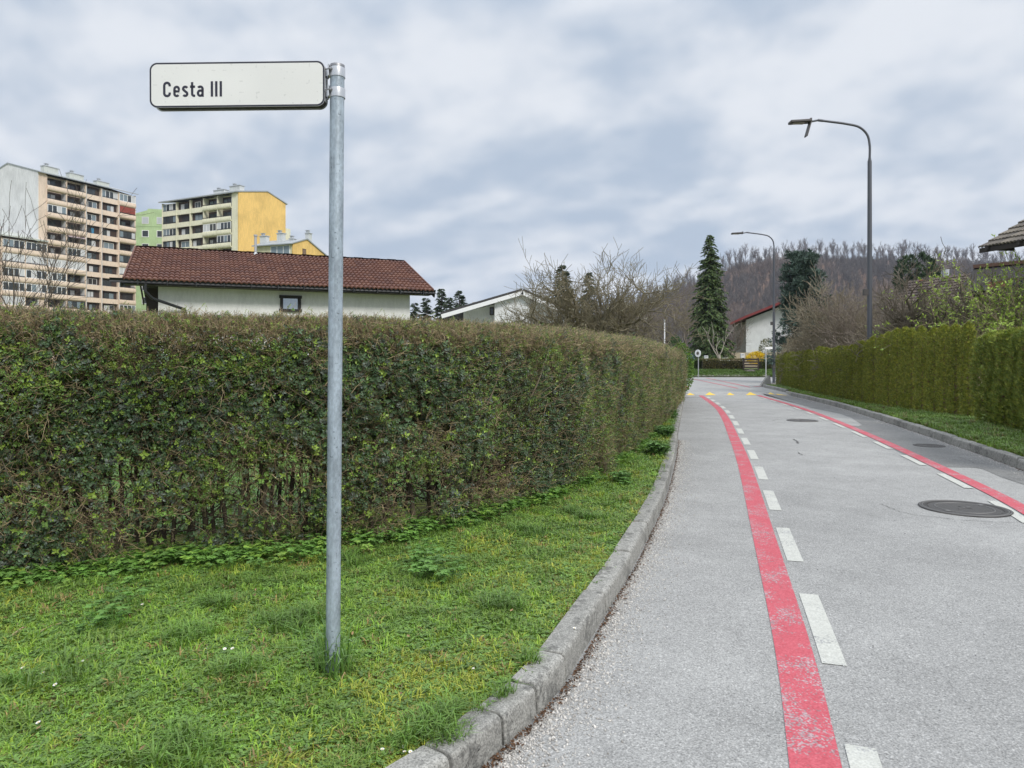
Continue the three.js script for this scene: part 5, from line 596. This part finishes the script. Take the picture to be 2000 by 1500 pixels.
// ------------------------------------------------------------------ trees
function bareTree(seed, o) {                            // returns {trunk, crown} geometries
  const q = rngOf(seed), T = new Soup(), C = new Soup(), tips = [];
  const grow = (p, d, len, rad, lv) => {
    const n = o.steps[lv], S = lv === 0 ? T : C, sides = (o.sides ?? [8, 6, 4, 3, 3])[lv]; let r0 = rad;
    for (let i = 0; i < n; i++) { d = d.clone().add(rdir(q).multiplyScalar(o.wob[lv])).add(V3(0, o.trop[lv], 0)).normalize(); const e = p.clone().addScaledVector(d, len / n), r1 = Math.max(o.minR ?? 0.003, rad * (1 - (i + 1) / n * (o.taper ?? 0.62))); S.rod(p, e, r0, r1, sides); p = e; r0 = r1;
      if (lv < o.levels && i >= (o.start[lv] ?? 0)) { const k = o.kids[lv] * (0.7 + q() * 0.6); for (let c = 0; c < Math.floor(k) + (q() < k % 1 ? 1 : 0); c++) { const u = rdir(q); u.addScaledVector(d, -u.dot(d)).normalize(); const dd = d.clone().multiplyScalar(Math.cos(o.ang[lv])).addScaledVector(u, Math.sin(o.ang[lv])).normalize(); grow(p, dd, len * o.ratio[lv] * (0.6 + q() * 0.7), Math.max(o.minR ?? 0.003, r1 * (o.rr ?? 0.6)), lv + 1); } } }
    if (lv >= o.levels - 1) tips.push([p, d]);
  };
  if (o.limbs) { let p = V3(0, -0.1, 0); for (let i = 1; i <= 4; i++) { const e = V3((q() - 0.5) * 0.12, -0.1 + o.trunk * i / 4, (q() - 0.5) * 0.12); T.rod(p, e, o.r * (1.1 - i * 0.06), o.r * (1.04 - i * 0.06), 8); p = e; } for (const [az, el, len] of o.limbs) grow(p.clone(), V3(Math.cos(az) * Math.cos(el), Math.sin(el), Math.sin(az) * Math.cos(el)), len, o.r * 0.62, 1); return { T: T.geo(), C: C.geo(), tips }; }
  grow(V3(0, -0.1, 0), V3((q() - 0.5) * 0.2, 1, (q() - 0.5) * 0.2).normalize(), o.trunk, o.r, 0); return { T: T.geo(), C: C.geo(), tips };
}
function plantTree(name, label, category, pos, seed, o, bark, twigM, group, turn = 0, extra) { const t = thing(name, label, category, pos, turn, group), g = bareTree(seed, o); part('trunk', g.T, bark, t); part('crown', g.C, twigM, t); if (extra) extra(t, g); return t; }
const barkA = std([0.11, 0.095, 0.06], 0.95), twigA = std([0.19, 0.165, 0.105], 0.95), barkB = std([0.07, 0.058, 0.048], 0.95), twigB = std([0.22, 0.185, 0.15], 0.95), paleBark = std([0.42, 0.38, 0.32], 0.9);
const fruit = { levels: 4, trunk: 1.75, r: 0.15, steps: [4, 7, 6, 4, 2], wob: [0.16, 0.4, 0.4, 0.3, 0.2], trop: [0.05, -0.06, 0.08, 0.16, 0.1], kids: [3.4, 2.7, 2.1, 1.3], start: [2, 1, 0, 0], ang: [1.0, 0.95, 0.85, 0.7], ratio: [1.65, 0.52, 0.5, 0.5], rr: 0.6, minR: 0.008 };
const budsOn = (col, size, share, name) => (t, g) => { const q = rngOf(9), s = new Soup(); for (const [p, d] of g.tips) if (q() < share) for (let k = 0; k < 3; k++) { const e = rdir(q).add(d).normalize(); s.leaf(p, e, e.clone().cross(rdir(q)).normalize(), size * (0.6 + q() * 0.8), size * 0.5, null, 0.1); } part(name, s.geo(), std(col, 0.8, { side: THREE.DoubleSide }), t).userData.kind = 'stuff'; };
plantTree('fruit_tree', 'bare gnarled fruit tree rising above the privet hedge', 'tree', V3(2.65, 0.1, -24.5), 905, { ...fruit, trunk: 1.75, trop: [0.05, -0.03, 0.04, 0.12, 0.1], kids: [3, 2.1, 1.8, 1.4], minR: 0.0065, limbs: [[0.1, 0.55, 2.9], [3.15, 0.75, 3.5], [2.6, 0.9, 2.6], [0.6, 0.75, 2.5], [1.6, 0.5, 2.1], [4.7, 0.45, 2.1], [5.6, 1.0, 2.5], [3.9, 1.0, 2.6], [3.4, 0.3, 2.6], [6.1, 0.2, 2.0]] }, barkA, twigA, null, 0.4, budsOn([0.5, 0.5, 0.36], 0.04, 0.035, 'blossom'));
plantTree('bare_sapling', 'thin bare sapling in front of the peach apartment wing', 'tree', P(42, 0, 14).setY(0.1), 911, { levels: 3, trunk: 2.2, r: 0.05, steps: [6, 7, 5, 3], wob: [0.08, 0.14, 0.2, 0.2], trop: [0.1, 0.12, 0.14, 0.1], kids: [2.0, 1.5, 1.1], start: [2, 1, 0], ang: [0.7, 0.65, 0.6], ratio: [0.85, 0.5, 0.5], rr: 0.62, minR: 0.004 }, std([0.075, 0.062, 0.05], 0.95), std([0.10, 0.082, 0.065], 0.95));
const orchard = { levels: 4, trunk: 1.9, r: 0.16, steps: [4, 7, 6, 4, 2], wob: [0.15, 0.36, 0.38, 0.3, 0.2], trop: [0.05, 0.0, 0.06, 0.1, 0.1], kids: [3.0, 2.4, 1.8, 1.1], start: [2, 0, 0, 0], ang: [1.0, 0.9, 0.8, 0.7], ratio: [1.25, 0.55, 0.5, 0.5], rr: 0.58, minR: 0.008 };
plantTree('orchard_tree', 'bare dense fruit tree left of the tall grey lamp', 'tree', P(1655, 0, 30).setY(0.1), 921, { ...orchard, trunk: 1.5 }, barkB, std([0.25, 0.215, 0.15], 0.95), 'bare trees behind the thuja hedge', 1);
plantTree('orchard_tree', 'bare greyish tree just behind the tall grey lamp post', 'tree', P(1675, 0, 33).setY(0.1), 922, { ...orchard, trunk: 2.0 }, barkB, twigB, 'bare trees behind the thuja hedge', 2);
plantTree('orchard_tree', 'bare tree in front of the long brown tile roof', 'tree', P(1735, 0, 28).setY(0.1), 923, { ...orchard, trunk: 1.75 }, barkB, std([0.20, 0.165, 0.13], 0.95), 'bare trees behind the thuja hedge', 0.5);
plantTree('orchard_tree', 'knotty bare apple tree with thick dark limbs in front of brown roof', 'tree', P(1812, 0, 22.5).setY(0.1), 924, { ...orchard, trunk: 1.75, r: 0.19, kids: [3, 1.5, 1.35, 1.1], wob: [0.15, 0.42, 0.42, 0.3, 0.2], limbs: [[0.2, 0.35, 1.9], [3.0, 0.3, 2.3], [2.7, 0.65, 2.2], [0.7, 0.7, 2.0], [1.6, 0.5, 1.8], [4.7, 0.45, 1.8], [5.6, 0.8, 1.9], [3.6, 0.75, 2.0], [3.3, 0.12, 1.9]] }, std([0.05, 0.042, 0.033], 0.95), std([0.13, 0.11, 0.08], 0.95), 'bare trees behind the thuja hedge', 2.2);
plantTree('orchard_tree', 'small bare tree in front of the blue-green pine', 'tree', P(1600, 0, 36).setY(0.1), 925, { ...orchard, trunk: 1.25 }, barkB, std([0.24, 0.205, 0.14], 0.95), 'bare trees behind the thuja hedge', 3.1);
// shrub with lime-green buds
for (const [px, d, seed, label] of [[1942, 23, 931, 'shrub with lime green young leaves in front of the timber house'], [1992, 20.5, 932, 'taller shrub with lime green young leaves under the mossy roof corner']])
  plantTree('budding_shrub', label, 'shrub', P(px, 0, d).setY(0.1), seed, { levels: 3, trunk: 1.3, r: 0.06, steps: [3, 8, 6, 4], wob: [0.2, 0.24, 0.28, 0.25], trop: [0.05, 0.02, 0.03, 0.05], kids: [6, 1.9, 1.5], start: [0, 1, 0], ang: [0.75, 0.7, 0.7], ratio: [2.0, 0.4, 0.5], rr: 0.5, minR: 0.006 }, std([0.16, 0.13, 0.09], 0.95), std([0.24, 0.20, 0.12], 0.95), 'budding shrubs above the thuja hedge', seed, (t, g) => { const q = rngOf(seed), s = new Soup(); for (const [p, d] of g.tips) for (let k = 0; k < 5; k++) { const e = rdir(q).add(d).normalize(), pp = p.clone().addScaledVector(d, -q() * 0.2); s.leaf(pp, e, e.clone().cross(rdir(q)).normalize(), 0.06 + q() * 0.05, 0.045, null, 0.1); } part('young_leaves', s.geo(), leafMat([0.34, 0.48, 0.07], 0.25), t).userData.kind = 'stuff'; });
// conifers
function spruceGeo(seed, H, R, dens, droop, tones, ragged = 0.25) {
  const q = rngOf(seed), s = new Soup(), tr = new Soup(); tr.rod(V3(0, -0.2, 0), V3(0, H * 0.97, 0), R * 0.075, 0.02, 8);
  const N = Math.round(H * dens); for (let i = 0; i < N; i++) { const h = Math.pow((i + q()) / N, 1.15) * 0.97 + 0.02, len = R * Math.pow(1 - h, 0.82) * (1 - ragged + q() * ragged * 2) + 0.12, a = q() * 6.283, out = V3(Math.cos(a), 0, Math.sin(a)), y = h * H; let p = V3(0, y, 0), d = out.clone().add(V3(0, 0.25 - droop * 0.3, 0)).normalize(); const st = Math.max(2, Math.round(len / 0.28));
    for (let k = 0; k < st; k++) { d.add(V3(0, (k < st * 0.6 ? -droop * 0.22 : 0.16), 0)).normalize(); const e = p.clone().addScaledVector(d, len / st); s.rod(p, e, 0.02, 0.014, 3, [0.07, 0.055, 0.04]); const f = (k + 1) / st; if (f > 0.15) for (let m = 0; m < 5; m++) { const sd = V3(-out.z, 0, out.x).multiplyScalar(m % 2 ? 1 : -1), c = 0.6 + q() * 0.8, b = q() < 0.5 ? tones[0] : tones[1], ld = d.clone().multiplyScalar(0.6).addScaledVector(sd, 0.3 + q() * 0.7).add(V3(0, -droop * 0.5 * q() - 0.1 + q() * 0.3, 0)).normalize(), L = (0.2 + q() * 0.24) * (0.6 + 0.5 * Math.min(1, len)); const o = p.clone().lerp(e, q()), w = ld.clone().cross(rdir(q)).normalize(); s.leaf(o, ld, w, L, L * 0.34, [b[0] * c, b[1] * c, b[2] * c], 0.2); } p = e; } }
  return { T: tr.geo(), C: s.geo() };
}
const needleM = new THREE.MeshStandardMaterial({ vertexColors: true, roughness: 0.8, side: THREE.DoubleSide });
function conifer(name, label, pos, g, scale = 1, turn = 0, group) { const t = thing(name, label, 'tree', pos, turn, group); t.scale.setScalar(scale); part('trunk', g.T, barkB, t); part('crown', g.C, needleM, t); return t; }
const greenN = [[0.05, 0.085, 0.028], [0.085, 0.13, 0.035]], blueN = [[0.05, 0.082, 0.062], [0.085, 0.13, 0.10]], darkN = [[0.03, 0.05, 0.027], [0.048, 0.075, 0.036]];
conifer('spruce_tree', 'tall dark green spruce across the junction beside the white house', P(1386, 0, 67).setY(0.5), spruceGeo(941, 12.8, 2.75, 52, 0.9, greenN, 0.42), 1);
{ const g1 = spruceGeo(951, 7, 1.7, 44, 0.6, darkN), g2 = spruceGeo(952, 7, 1.4, 44, 0.6, darkN);
  for (const [px, top, d, g, lab] of [[862, 562, 60, g2, 'slim dark spruce next to the tiled roof end'], [897, 566, 58, g1, 'dark pointed spruce left of the brick chimney'], [832, 580, 62, g1, 'broad dark spruce half behind the tiled roof end'], [878, 580, 64, g2, 'short dark spruce between two pointed spruces'], [810, 590, 60, g1, 'low dark spruce against the tiled house wall'], [1098, 516, 66, g1, 'dark conifer behind the fruit tree, above the gabled roof'], [1150, 530, 70, g2, 'dark conifer seen through the fruit tree crown']]) { const H = (HZ - top) / F * d + EYE; conifer('dark_spruce', lab, P(px, 0, d).setY(0), g, H / 7, px, 'dark spruces behind the houses'); } }
// blue-green pine: clumps of needles on ascending limbs
{ const q = rngOf(961), H = 8.1, T = new Soup(), C = new Soup(), t = thing('pine_tree', 'blue-green pine with dense rounded needle clumps behind the second lamp', 'tree', P(1568, 0, 44).setY(0.1)); T.rod(V3(0, -0.2, 0), V3(0, H * 0.9, 0), 0.2, 0.05, 8);
  for (let i = 0; i < 104; i++) { const h = 0.1 + 0.9 * (i + q()) / 104, a = q() * 6.283, len = 2.35 * (1.05 - 0.62 * h) * (0.5 + q() * 0.6), out = V3(Math.cos(a), 0, Math.sin(a)); let p = V3(0, h * H - 0.5, 0), d = out.clone().add(V3(0, 0.35, 0)).normalize(); for (let k = 0; k < 3; k++) { d.add(rdir(q).multiplyScalar(0.25)).add(V3(0, 0.12, 0)).normalize(); const e = p.clone().addScaledVector(d, len / 3); T.rod(p, e, 0.045 - k * 0.012, 0.033 - k * 0.012, 4); p = e; const m = k ? 3 : 1; for (let c = 0; c < m; c++) { const cp = p.clone().add(rdir(q).multiplyScalar(0.2)), R = 0.22 + q() * 0.14; for (let z = 0; z < 46; z++) { const u = rdir(q).add(V3(0, 0.35, 0)).normalize(), w = u.clone().cross(rdir(q)).normalize(), cc = 0.55 + q() * 0.9, b = blueN[q() < 0.5 ? 0 : 1]; C.leaf(cp.clone().addScaledVector(u, R * 0.25), u, w, R * (0.6 + q() * 0.5), 0.055, [b[0] * cc, b[1] * cc, b[2] * cc], 0.1); } } } }
  part('trunk', T.geo(), barkB, t); part('crown', C.geo(), needleM, t); }
{ const q = rngOf(971), C = new Soup(), t = thing('round_pine', 'dark round-topped pine behind the long brown roof', 'tree', P(1790, 0, 62).setY(0)), H = (HZ - 492) / F * 62 + EYE; for (let i = 0; i < 170; i++) { const u = rdir(q), cp = V3(u.x * 1.65, H - 2.2 + u.y * (u.y > 0 ? 2.0 : 1.6), u.z * 1.65).multiply(V3(1, 1, 1)), R = 0.42; for (let z = 0; z < 30; z++) { const v = rdir(q).add(V3(0, 0.3, 0)).normalize(), w = v.clone().cross(rdir(q)).normalize(), c = 0.6 + q() * 0.8, b = darkN[q() < 0.4 ? 0 : 1]; C.leaf(cp, v, w, R * (0.5 + q() * 0.6), 0.09, [b[0] * c, b[1] * c * 1.1, b[2] * c], 0.1); } } part('crown', C.geo(), needleM, t); part('trunk', cyl(0.2, 0.1, V3(0, -0.1, 0), V3(0, H - 1.5, 0), 8), barkB, t); }
// across the junction
function bush(name, label, category, pos, seed, rx, ry, n, tones, size, group) { const q = rngOf(seed), s = new Soup(); for (let i = 0; i < n; i++) { const u = rdir(q), k = 0.55 + 0.45 * Math.sqrt(q()), p = V3(u.x * rx * k, ry * (0.98 + u.y * k) , u.z * rx * k), d = u.clone().add(V3(0, 0.6, 0)).add(rdir(q).multiplyScalar(0.6)).normalize(), c = 0.65 + q() * 0.7, b = tones[q() < 0.5 ? 0 : 1]; s.leaf(p, d, d.clone().cross(rdir(q)).normalize(), size * (0.7 + q() * 0.6), size * 0.5, [b[0] * c, b[1] * c, b[2] * c], 0.15); } const t = thing(name, label, category, pos, 0, group); part('foliage', s.geo(), needleM, t).userData.kind = 'stuff'; part('stem', cyl(0.04, 0.02, V3(0, -0.1, 0), V3(0, ry, 0), 6), barkB, t); return t; }
bush('forsythia', 'bright yellow flowering forsythia behind the slatted gate', 'shrub', P(1477, 0, 62).setY(1.05), 981, 0.8, 0.55, 1300, [[0.62, 0.43, 0.015], [0.7, 0.5, 0.02]], 0.14);
bush('thuja_bush', 'fresh green rounded thuja at the end of the privet hedge', 'shrub', P(1330, 0, 29.5).setY(0.1), 982, 0.5, 1.08, 2600, [[0.09, 0.17, 0.03], [0.14, 0.24, 0.035]], 0.09);
bush('columnar_thuja', 'dark green columnar thuja beyond the privet hedge', 'shrub', P(1319, 0, 75).setY(0.5), 983, 0.85, 1.75, 2200, [[0.04, 0.09, 0.025], [0.06, 0.12, 0.03]], 0.16);
bush('blue_spruce', 'small pale blue-grey spruce across the junction', 'shrub', P(1341, 0, 64).setY(0.6), 984, 0.7, 0.75, 800, [[0.18, 0.26, 0.27], [0.24, 0.32, 0.33]], 0.16);
bush('pale_shrub', 'olive rounded shrub before the white house wall', 'shrub', P(1497, 0, 68).setY(0.6), 985, 0.75, 1.45, 900, [[0.12, 0.12, 0.06], [0.16, 0.16, 0.07]], 0.16);
bush('grey_shrub', 'pale grey-leaved shrub behind the white-stemmed tree', 'shrub', P(1416, 0, 63).setY(0.6), 986, 0.45, 0.55, 500, [[0.3, 0.31, 0.26], [0.36, 0.37, 0.31]], 0.12);
{ // low clipped hedges on the bank
  const mk = (label, x0, x1, d, h, tones, seed) => { const q = rngOf(seed), s = new Soup(), L = x1 - x0, t = thing('low_hedge', label, 'hedge', V3((x0 + x1) / 2, 0.35, -d)); part('dark_core', bx(L - 0.2, h - 0.1, 0.7, 0, h / 2 - 0.05, 0), std([0.03, 0.027, 0.015], 1), t); for (let i = 0; i < L * 900; i++) { const top = q() < 0.25, p = V3((q() - 0.5) * L, top ? h - 0.04 + q() * 0.06 : q() * h, top ? (q() - 0.5) * 0.9 : 0.38 + q() * 0.1), u = (top ? V3(0, 1, 0) : V3(0, 0.5, 1)).add(rdir(q).multiplyScalar(0.8)).normalize(), c = 0.6 + q() * 0.8, b = tones[q() < 0.5 ? 0 : 1]; s.leaf(p, u, u.clone().cross(rdir(q)).normalize(), 0.12, 0.06, [b[0] * c, b[1] * c, b[2] * c]); } part('foliage', s.geo(), needleM, t).userData.kind = 'stuff'; };  // a solid near-black box fills the hedge behind the leaves
  mk('low clipped brownish hedge on the grass bank across the junction', (1369 - 1000) / F * 60.5, (1451 - 1000) / F * 60.5, 60.5, 1.15, [[0.13, 0.125, 0.04], [0.16, 0.13, 0.06]], 991); mk('low dark green hedge on the bank behind the round sign', (1330 - 1000) / F * 61.2, (1370 - 1000) / F * 61.2, 61.2, 1.1, [[0.06, 0.1, 0.025], [0.08, 0.12, 0.03]], 992); mk('short clipped green hedge right of the slatted gate', (1483 - 1000) / F * 60.5, (1530 - 1000) / F * 60.5, 60.5, 1.1, [[0.08, 0.1, 0.03], [0.1, 0.12, 0.03]], 993);
}
{ // slatted gate with steps
  const d = 59.4, x0 = (1452 - 1000) / F * d, x1 = (1481 - 1000) / F * d, t = thing('slatted_gate', 'dark wooden slatted gate on the grass bank below the forsythia', 'gate', V3((x0 + x1) / 2, 0.2, -d)), w = std([0.04, 0.029, 0.025], 0.85), L = x1 - x0; for (const s of [-1, 1]) part('post', bx(0.1, 1.45, 0.1, s * L / 2, 0.72, 0), w, t); for (let i = 0; i < 6; i++) part('slat', bx(L, 0.13, 0.035, 0, 0.22 + i * 0.22, 0.06), w, t); const st = thing('stone_edging', 'dark weathered stones at the foot of the slatted gate', 'stones', V3(x0 - 0.6, 0.2, -d + 0.5)); const q = rngOf(5); for (let i = 0; i < 7; i++) { const g = new THREE.IcosahedronGeometry(0.22 + q() * 0.12, 1); g.scale(1.2, 0.7, 1); part('stone', g, std([0.10, 0.09, 0.08], 1), st).position.set(-0.8 + i * 0.32, 0.03 + 0.1 * q() + i * 0.03, -q() * 0.6); }
}
{ // round sign on a post
  const d = 56.2, t = thing('round_sign', 'round white road sign on a grey post on the grass bank', 'road sign', P(1364, 0, d).setY(0.1)), steel = std([0.36, 0.37, 0.38], 0.5, { metalness: 0.4 }); t.rotation.y = -0.95; part('post', cyl(0.035, 0.035, V3(0, 0, 0), V3(0, 2.0, 0), 10), steel, t); const disc = new THREE.CylinderGeometry(0.29, 0.29, 0.03, 28); disc.rotateX(Math.PI / 2); const p = part('sign_disc', disc, std([0.8, 0.8, 0.79], 0.5), t); p.position.set(0, 1.9, 0.06); const m = new THREE.CylinderGeometry(0.13, 0.13, 0.01, 20); m.rotateX(Math.PI / 2); part('dark_mark', m, std([0.12, 0.1, 0.09], 0.6), p).position.z = 0.021; }
{ const d = 42.5, t = thing('small_street_sign', 'small blank white street sign plate at the end of the thuja hedge', 'street sign', P(1496, 0, d).setY(0.15)); part('post', cyl(0.03, 0.03, V3(0, 0, 0), V3(0, 2.12, 0), 10), std([0.5, 0.51, 0.52], 0.5, { metalness: 0.3 }), t); part('sign_plate', bx(0.44, 0.14, 0.03, 0.22, 2.06, 0.03), std([0.8, 0.8, 0.8], 0.5), t).rotation.z = 0.03; }
{ const g = new THREE.BufferGeometry(), s = new Soup(), A = [[-0.34, 0, 0.16], [0.2, 0, 0.22], [0.22, 0, -0.2], [-0.3, 0, -0.2]].map(p => V3(...p)), T = [[0.08, 0.56, 0.06], [0.2, 0.56, 0.08], [0.2, 0.54, -0.1], [0.05, 0.55, -0.1]].map(p => V3(...p)); for (let i = 0; i < 4; i++) { const j = (i + 1) % 4; s.tri(A[i], A[j], T[j]); s.tri(A[i], T[j], T[i]); } s.tri(T[0], T[1], T[2]); s.tri(T[0], T[2], T[3]); const m = new THREE.Mesh(uvBox(s.geo()), concretes[1]); m.name = numbered('concrete_block'); m.position.copy(P(1496, 0, 38.4)).setY(0.12); scene.add(m); tag(m, 'pale concrete wedge block at the end of the thuja hedge', 'concrete block'); }
{ const d = 47, t = thing('white_pole', 'thin white pole standing beyond the end of the privet hedge', 'pole', P(1298, 0, d).setY(0)); part('shaft', cyl(0.045, 0.04, V3(0, 0, 0), V3(0, (HZ - 625) / F * d + EYE, 0), 10), std([0.72, 0.72, 0.72], 0.6), t); part('top_cap', new THREE.SphereGeometry(0.055, 10, 6), greyMetal, t).position.y = (HZ - 625) / F * d + EYE; }
for (const [px, py, d, lab] of [[1379, 699, 63, 'white letter box behind the low brownish hedge'], [1450, 695, 63, 'grey letter box behind the slatted gate'], [1342, 702, 64, 'small white letter box beside the pale blue-grey spruce']]) { const t = thing('letter_box', lab, 'letter box', P(px, 0, d).setY(0.6)), y = EYE - (py - HZ) / F * d - 0.6; part('post', bx(0.08, y, 0.08, 0, y / 2, 0), greyMetal, t); part('box', new RoundedBoxGeometry(0.34, 0.4, 0.25, 2, 0.03), std([0.62, 0.63, 0.64], 0.6), t).position.y = y; part('slot', bx(0.22, 0.03, 0.02, 0, y + 0.1, 0.13), darkRail, t); }
plantTree('pollard_tree', 'small white-stemmed pollard tree behind the low brownish hedge', 'tree', P(1407, 0, 61.9).setY(0.5), 1001, { levels: 3, trunk: 1.5, r: 0.17, steps: [3, 6, 4, 3], wob: [0.15, 0.2, 0.25, 0.2], trop: [0.1, 0.14, 0.16, 0.1], kids: [1.7, 0.8, 0.7], start: [1, 2, 1], ang: [0.6, 0.5, 0.6], ratio: [1.35, 0.5, 0.5], rr: 0.6, minR: 0.012 }, paleBark, paleBark);
{ const woods = { levels: 3, trunk: 3.6, r: 0.2, steps: [5, 6, 5, 3], wob: [0.1, 0.2, 0.25, 0.25], trop: [0.1, 0.12, 0.14, 0.1], kids: [2.6, 2.2, 1.8], start: [2, 1, 0], ang: [0.7, 0.65, 0.6], ratio: [0.9, 0.5, 0.5], rr: 0.6, minR: 0.012 };
  for (const [px, d, seed, sc, lab] of [[1305, 82, 1011, 1.0, 'bare brown tree beyond the white pole'], [1262, 78, 1012, 0.9, 'bare tree behind the fruit tree, right of the gabled house'], [1345, 88, 1013, 1.05, 'bare brown tree left of the tall spruce'], [1428, 70, 1014, 0.62, 'small bare tree between spruce and white house'], [1620, 58, 1015, 0.8, 'bare tree behind the blue-green pine'], [1700, 64, 1016, 0.85, 'bare tree far behind the tall lamp'], [1580, 66, 1017, 0.6, 'bare tree behind the white house wall end'], [1215, 74, 1018, 0.85, 'bare tree between fruit tree and distant hill'], [1860, 66, 1019, 0.75, 'bare tree rising behind the long brown roof']]) { const t = plantTree('bare_tree', lab, 'tree', P(px, 0, d).setY(0.1), seed, woods, barkB, std([0.18, 0.15, 0.12], 0.95), 'bare trees beyond the street', px); t.scale.setScalar(sc); } }
// ------------------------------------------------------------------ the wooded hill
{
  const R0 = 430, R1 = 850, prof = [[700, 690], [1000, 672], [1150, 635], [1230, 606], [1290, 584], [1350, 557], [1400, 535], [1450, 517], [1510, 507], [1600, 504], [1700, 507], [1800, 509], [1900, 514], [2000, 518], [2200, 530], [2600, 560]];
  const ridge = (px) => { for (let i = 1; i < prof.length; i++) if (px < prof[i][0]) { const [a, y0] = prof[i - 1], [b, y1] = prof[i]; return lerp(y0, y1, smooth(0, 1, clamp((px - a) / (b - a))) * 0.5 + 0.5 * clamp((px - a) / (b - a))); } return 560; };
  const hgt = (px, d) => { const full = (HZ - ridge(px)) / F * R1 + EYE, t = clamp((d - R0) / (R1 - R0)); return d <= R1 ? full * (0.18 * t + 0.82 * smooth(0, 1.12, t) / smooth(0, 1.12, 1)) + fbm(px * 0.012, d * 0.012, 3, 3) * 10 * t * (1 - t) * 2 : full * (1 - ((d - R1) / 500) ** 1.5 * 0.6); };
  const pos = [], idx = [], uv = [], nx = 90, nd = 40; for (let i = 0; i <= nx; i++) for (let j = 0; j <= nd; j++) { const px = lerp(700, 2600, i / nx), d = lerp(R0 - 20, R1 + 200, j / nd); pos.push((px - 1000) / F * d, d < R0 ? -2 : hgt(px, d), -d); uv.push(px * 0.5, d * 0.5); if (i && j) { const a = (i - 1) * (nd + 1) + j - 1, b = a + nd + 1; idx.push(a, b, a + 1, b, b + 1, a + 1); } }
  const g = new THREE.BufferGeometry(); g.setAttribute('position', new THREE.Float32BufferAttribute(pos, 3)); g.setAttribute('uv', new THREE.Float32BufferAttribute(uv, 2)); g.setIndex(idx); g.computeVertexNormals();
  const floorT = tex(512, (() => { const a = lattice(1101, 20), b = lattice(1102, 120), r = rngOf(3); return (i, j) => { const m = a(i / 512 * 20, j / 512 * 20), n = (b(i / 512 * 120, j / 512 * 120) - 0.5) * 0.2 + (r() - 0.5) * 0.1; return [0.36 + m * 0.08 + n, 0.29 + m * 0.04 + n, 0.245 + n]; }; })(), 1 / 60); struct('hill', g, new THREE.MeshStandardMaterial({ map: floorT, roughness: 1 }));
  // wood trees: a few kinds, 15 to 20 m
  const kind = (seed, o) => { const b = bareTree(seed, { levels: 2, trunk: 13, sides: [4, 3, 3], r: 0.36, steps: [5, 3, 2], wob: [0.06, 0.15, 0.2], trop: [0.1, 0.2, 0.15], kids: [3.6, 3.2], start: [1, 0], ang: [0.6, 0.6], ratio: [0.36, 0.5], rr: 0.5, minR: 0.075, ...o }); return mergeGeometries([b.T, b.C]); };
  const ks = [kind(1, {}), kind(2, { trunk: 14.5, kids: [3.4, 3.4] }), kind(3, { kids: [4, 3] }), kind(4, { trunk: 11.5, ang: [0.75, 0.7] })], r = rngOf(1201), mats = [[0.125, 0.10, 0.09], [0.11, 0.09, 0.08], [0.145, 0.118, 0.10]].map(c => std(c, 1));
  const lists = ks.map(() => []); for (let i = 0; i < 7500; i++) { const px = lerp(1080, 2150, r()), d = Math.sqrt(lerp(470 * 470, 800 * 800, r())), y = hgt(px, d), c = 0.75 + r() * 0.5, warm = fbm(px * 0.01, d * 0.01, 8, 3); lists[i % 4].push({ p: V3((px - 1000) / F * d, y - 0.3, -d), q: quat((r() - 0.5) * 0.08, r() * 6.28, (r() - 0.5) * 0.08), s: 0.42 + r() * 0.3, c: warm > 0.12 ? [0.165 * c, 0.128 * c, 0.105 * c] : [0.12 * c, 0.104 * c, 0.094 * c] }); }
  const wd = new THREE.Group(); wd.name = 'wood'; wd.userData.kind = 'stuff'; tag(wd, 'bare brown deciduous wood covering the slope of the hill', 'wood'); scene.add(wd); const im = new THREE.MeshStandardMaterial({ roughness: 1 }); ks.forEach((k, i) => inst('wood_trees', k, im, lists[i], wd));
  // the crest, tree by tree
  for (let i = 0; i < 190; i++) { const px = 1140 + (i + r() * 2.4) * 5.2, d = 846 + r() * 22, m = new THREE.Mesh(ks[Math.floor(r() * 4)], mats[i % 3]); m.name = numbered('crest_tree'); scene.add(m); tag(m, 'bare slender tree standing on the crest of the wooded hill', 'tree', 'bare trees along the hill crest'); m.position.set((px - 1000) / F * d, hgt(px, Math.min(d, 850)) - 0.5, -d); m.rotation.y = r() * 6.28; m.scale.setScalar(0.74 + r() * 0.52); }
  // dark conifers on the slope
  const sg = spruceGeo(1301, 18, 3.2, 3, 0.4, [[0.03, 0.045, 0.035], [0.045, 0.06, 0.045]]); for (const [px, d, s] of [[1462, 520, 1.1], [1472, 505, 0.9], [1455, 500, 0.8], [1500, 500, 0.7], [1420, 610, 0.6], [1655, 830, 0.9], [1690, 840, 0.8], [1745, 780, 0.8], [1930, 800, 0.9], [1985, 790, 1], [1760, 845, 1.0], [1560, 800, 0.7]]) { const t = thing('hill_conifer', 'dark conifer standing among the bare trees of the hill slope', 'tree', V3((px - 1000) / F * d, hgt(px, d) - 0.5, -d), px, 'conifers on the hill slope'); t.scale.setScalar(s); part('trunk', sg.T, barkB, t); part('crown', sg.C, needleM, t); }
}

scene.traverse(o => { if (o.isMesh) { o.castShadow = true; o.receiveShadow = true; } });
renderer.render(scene, camera);
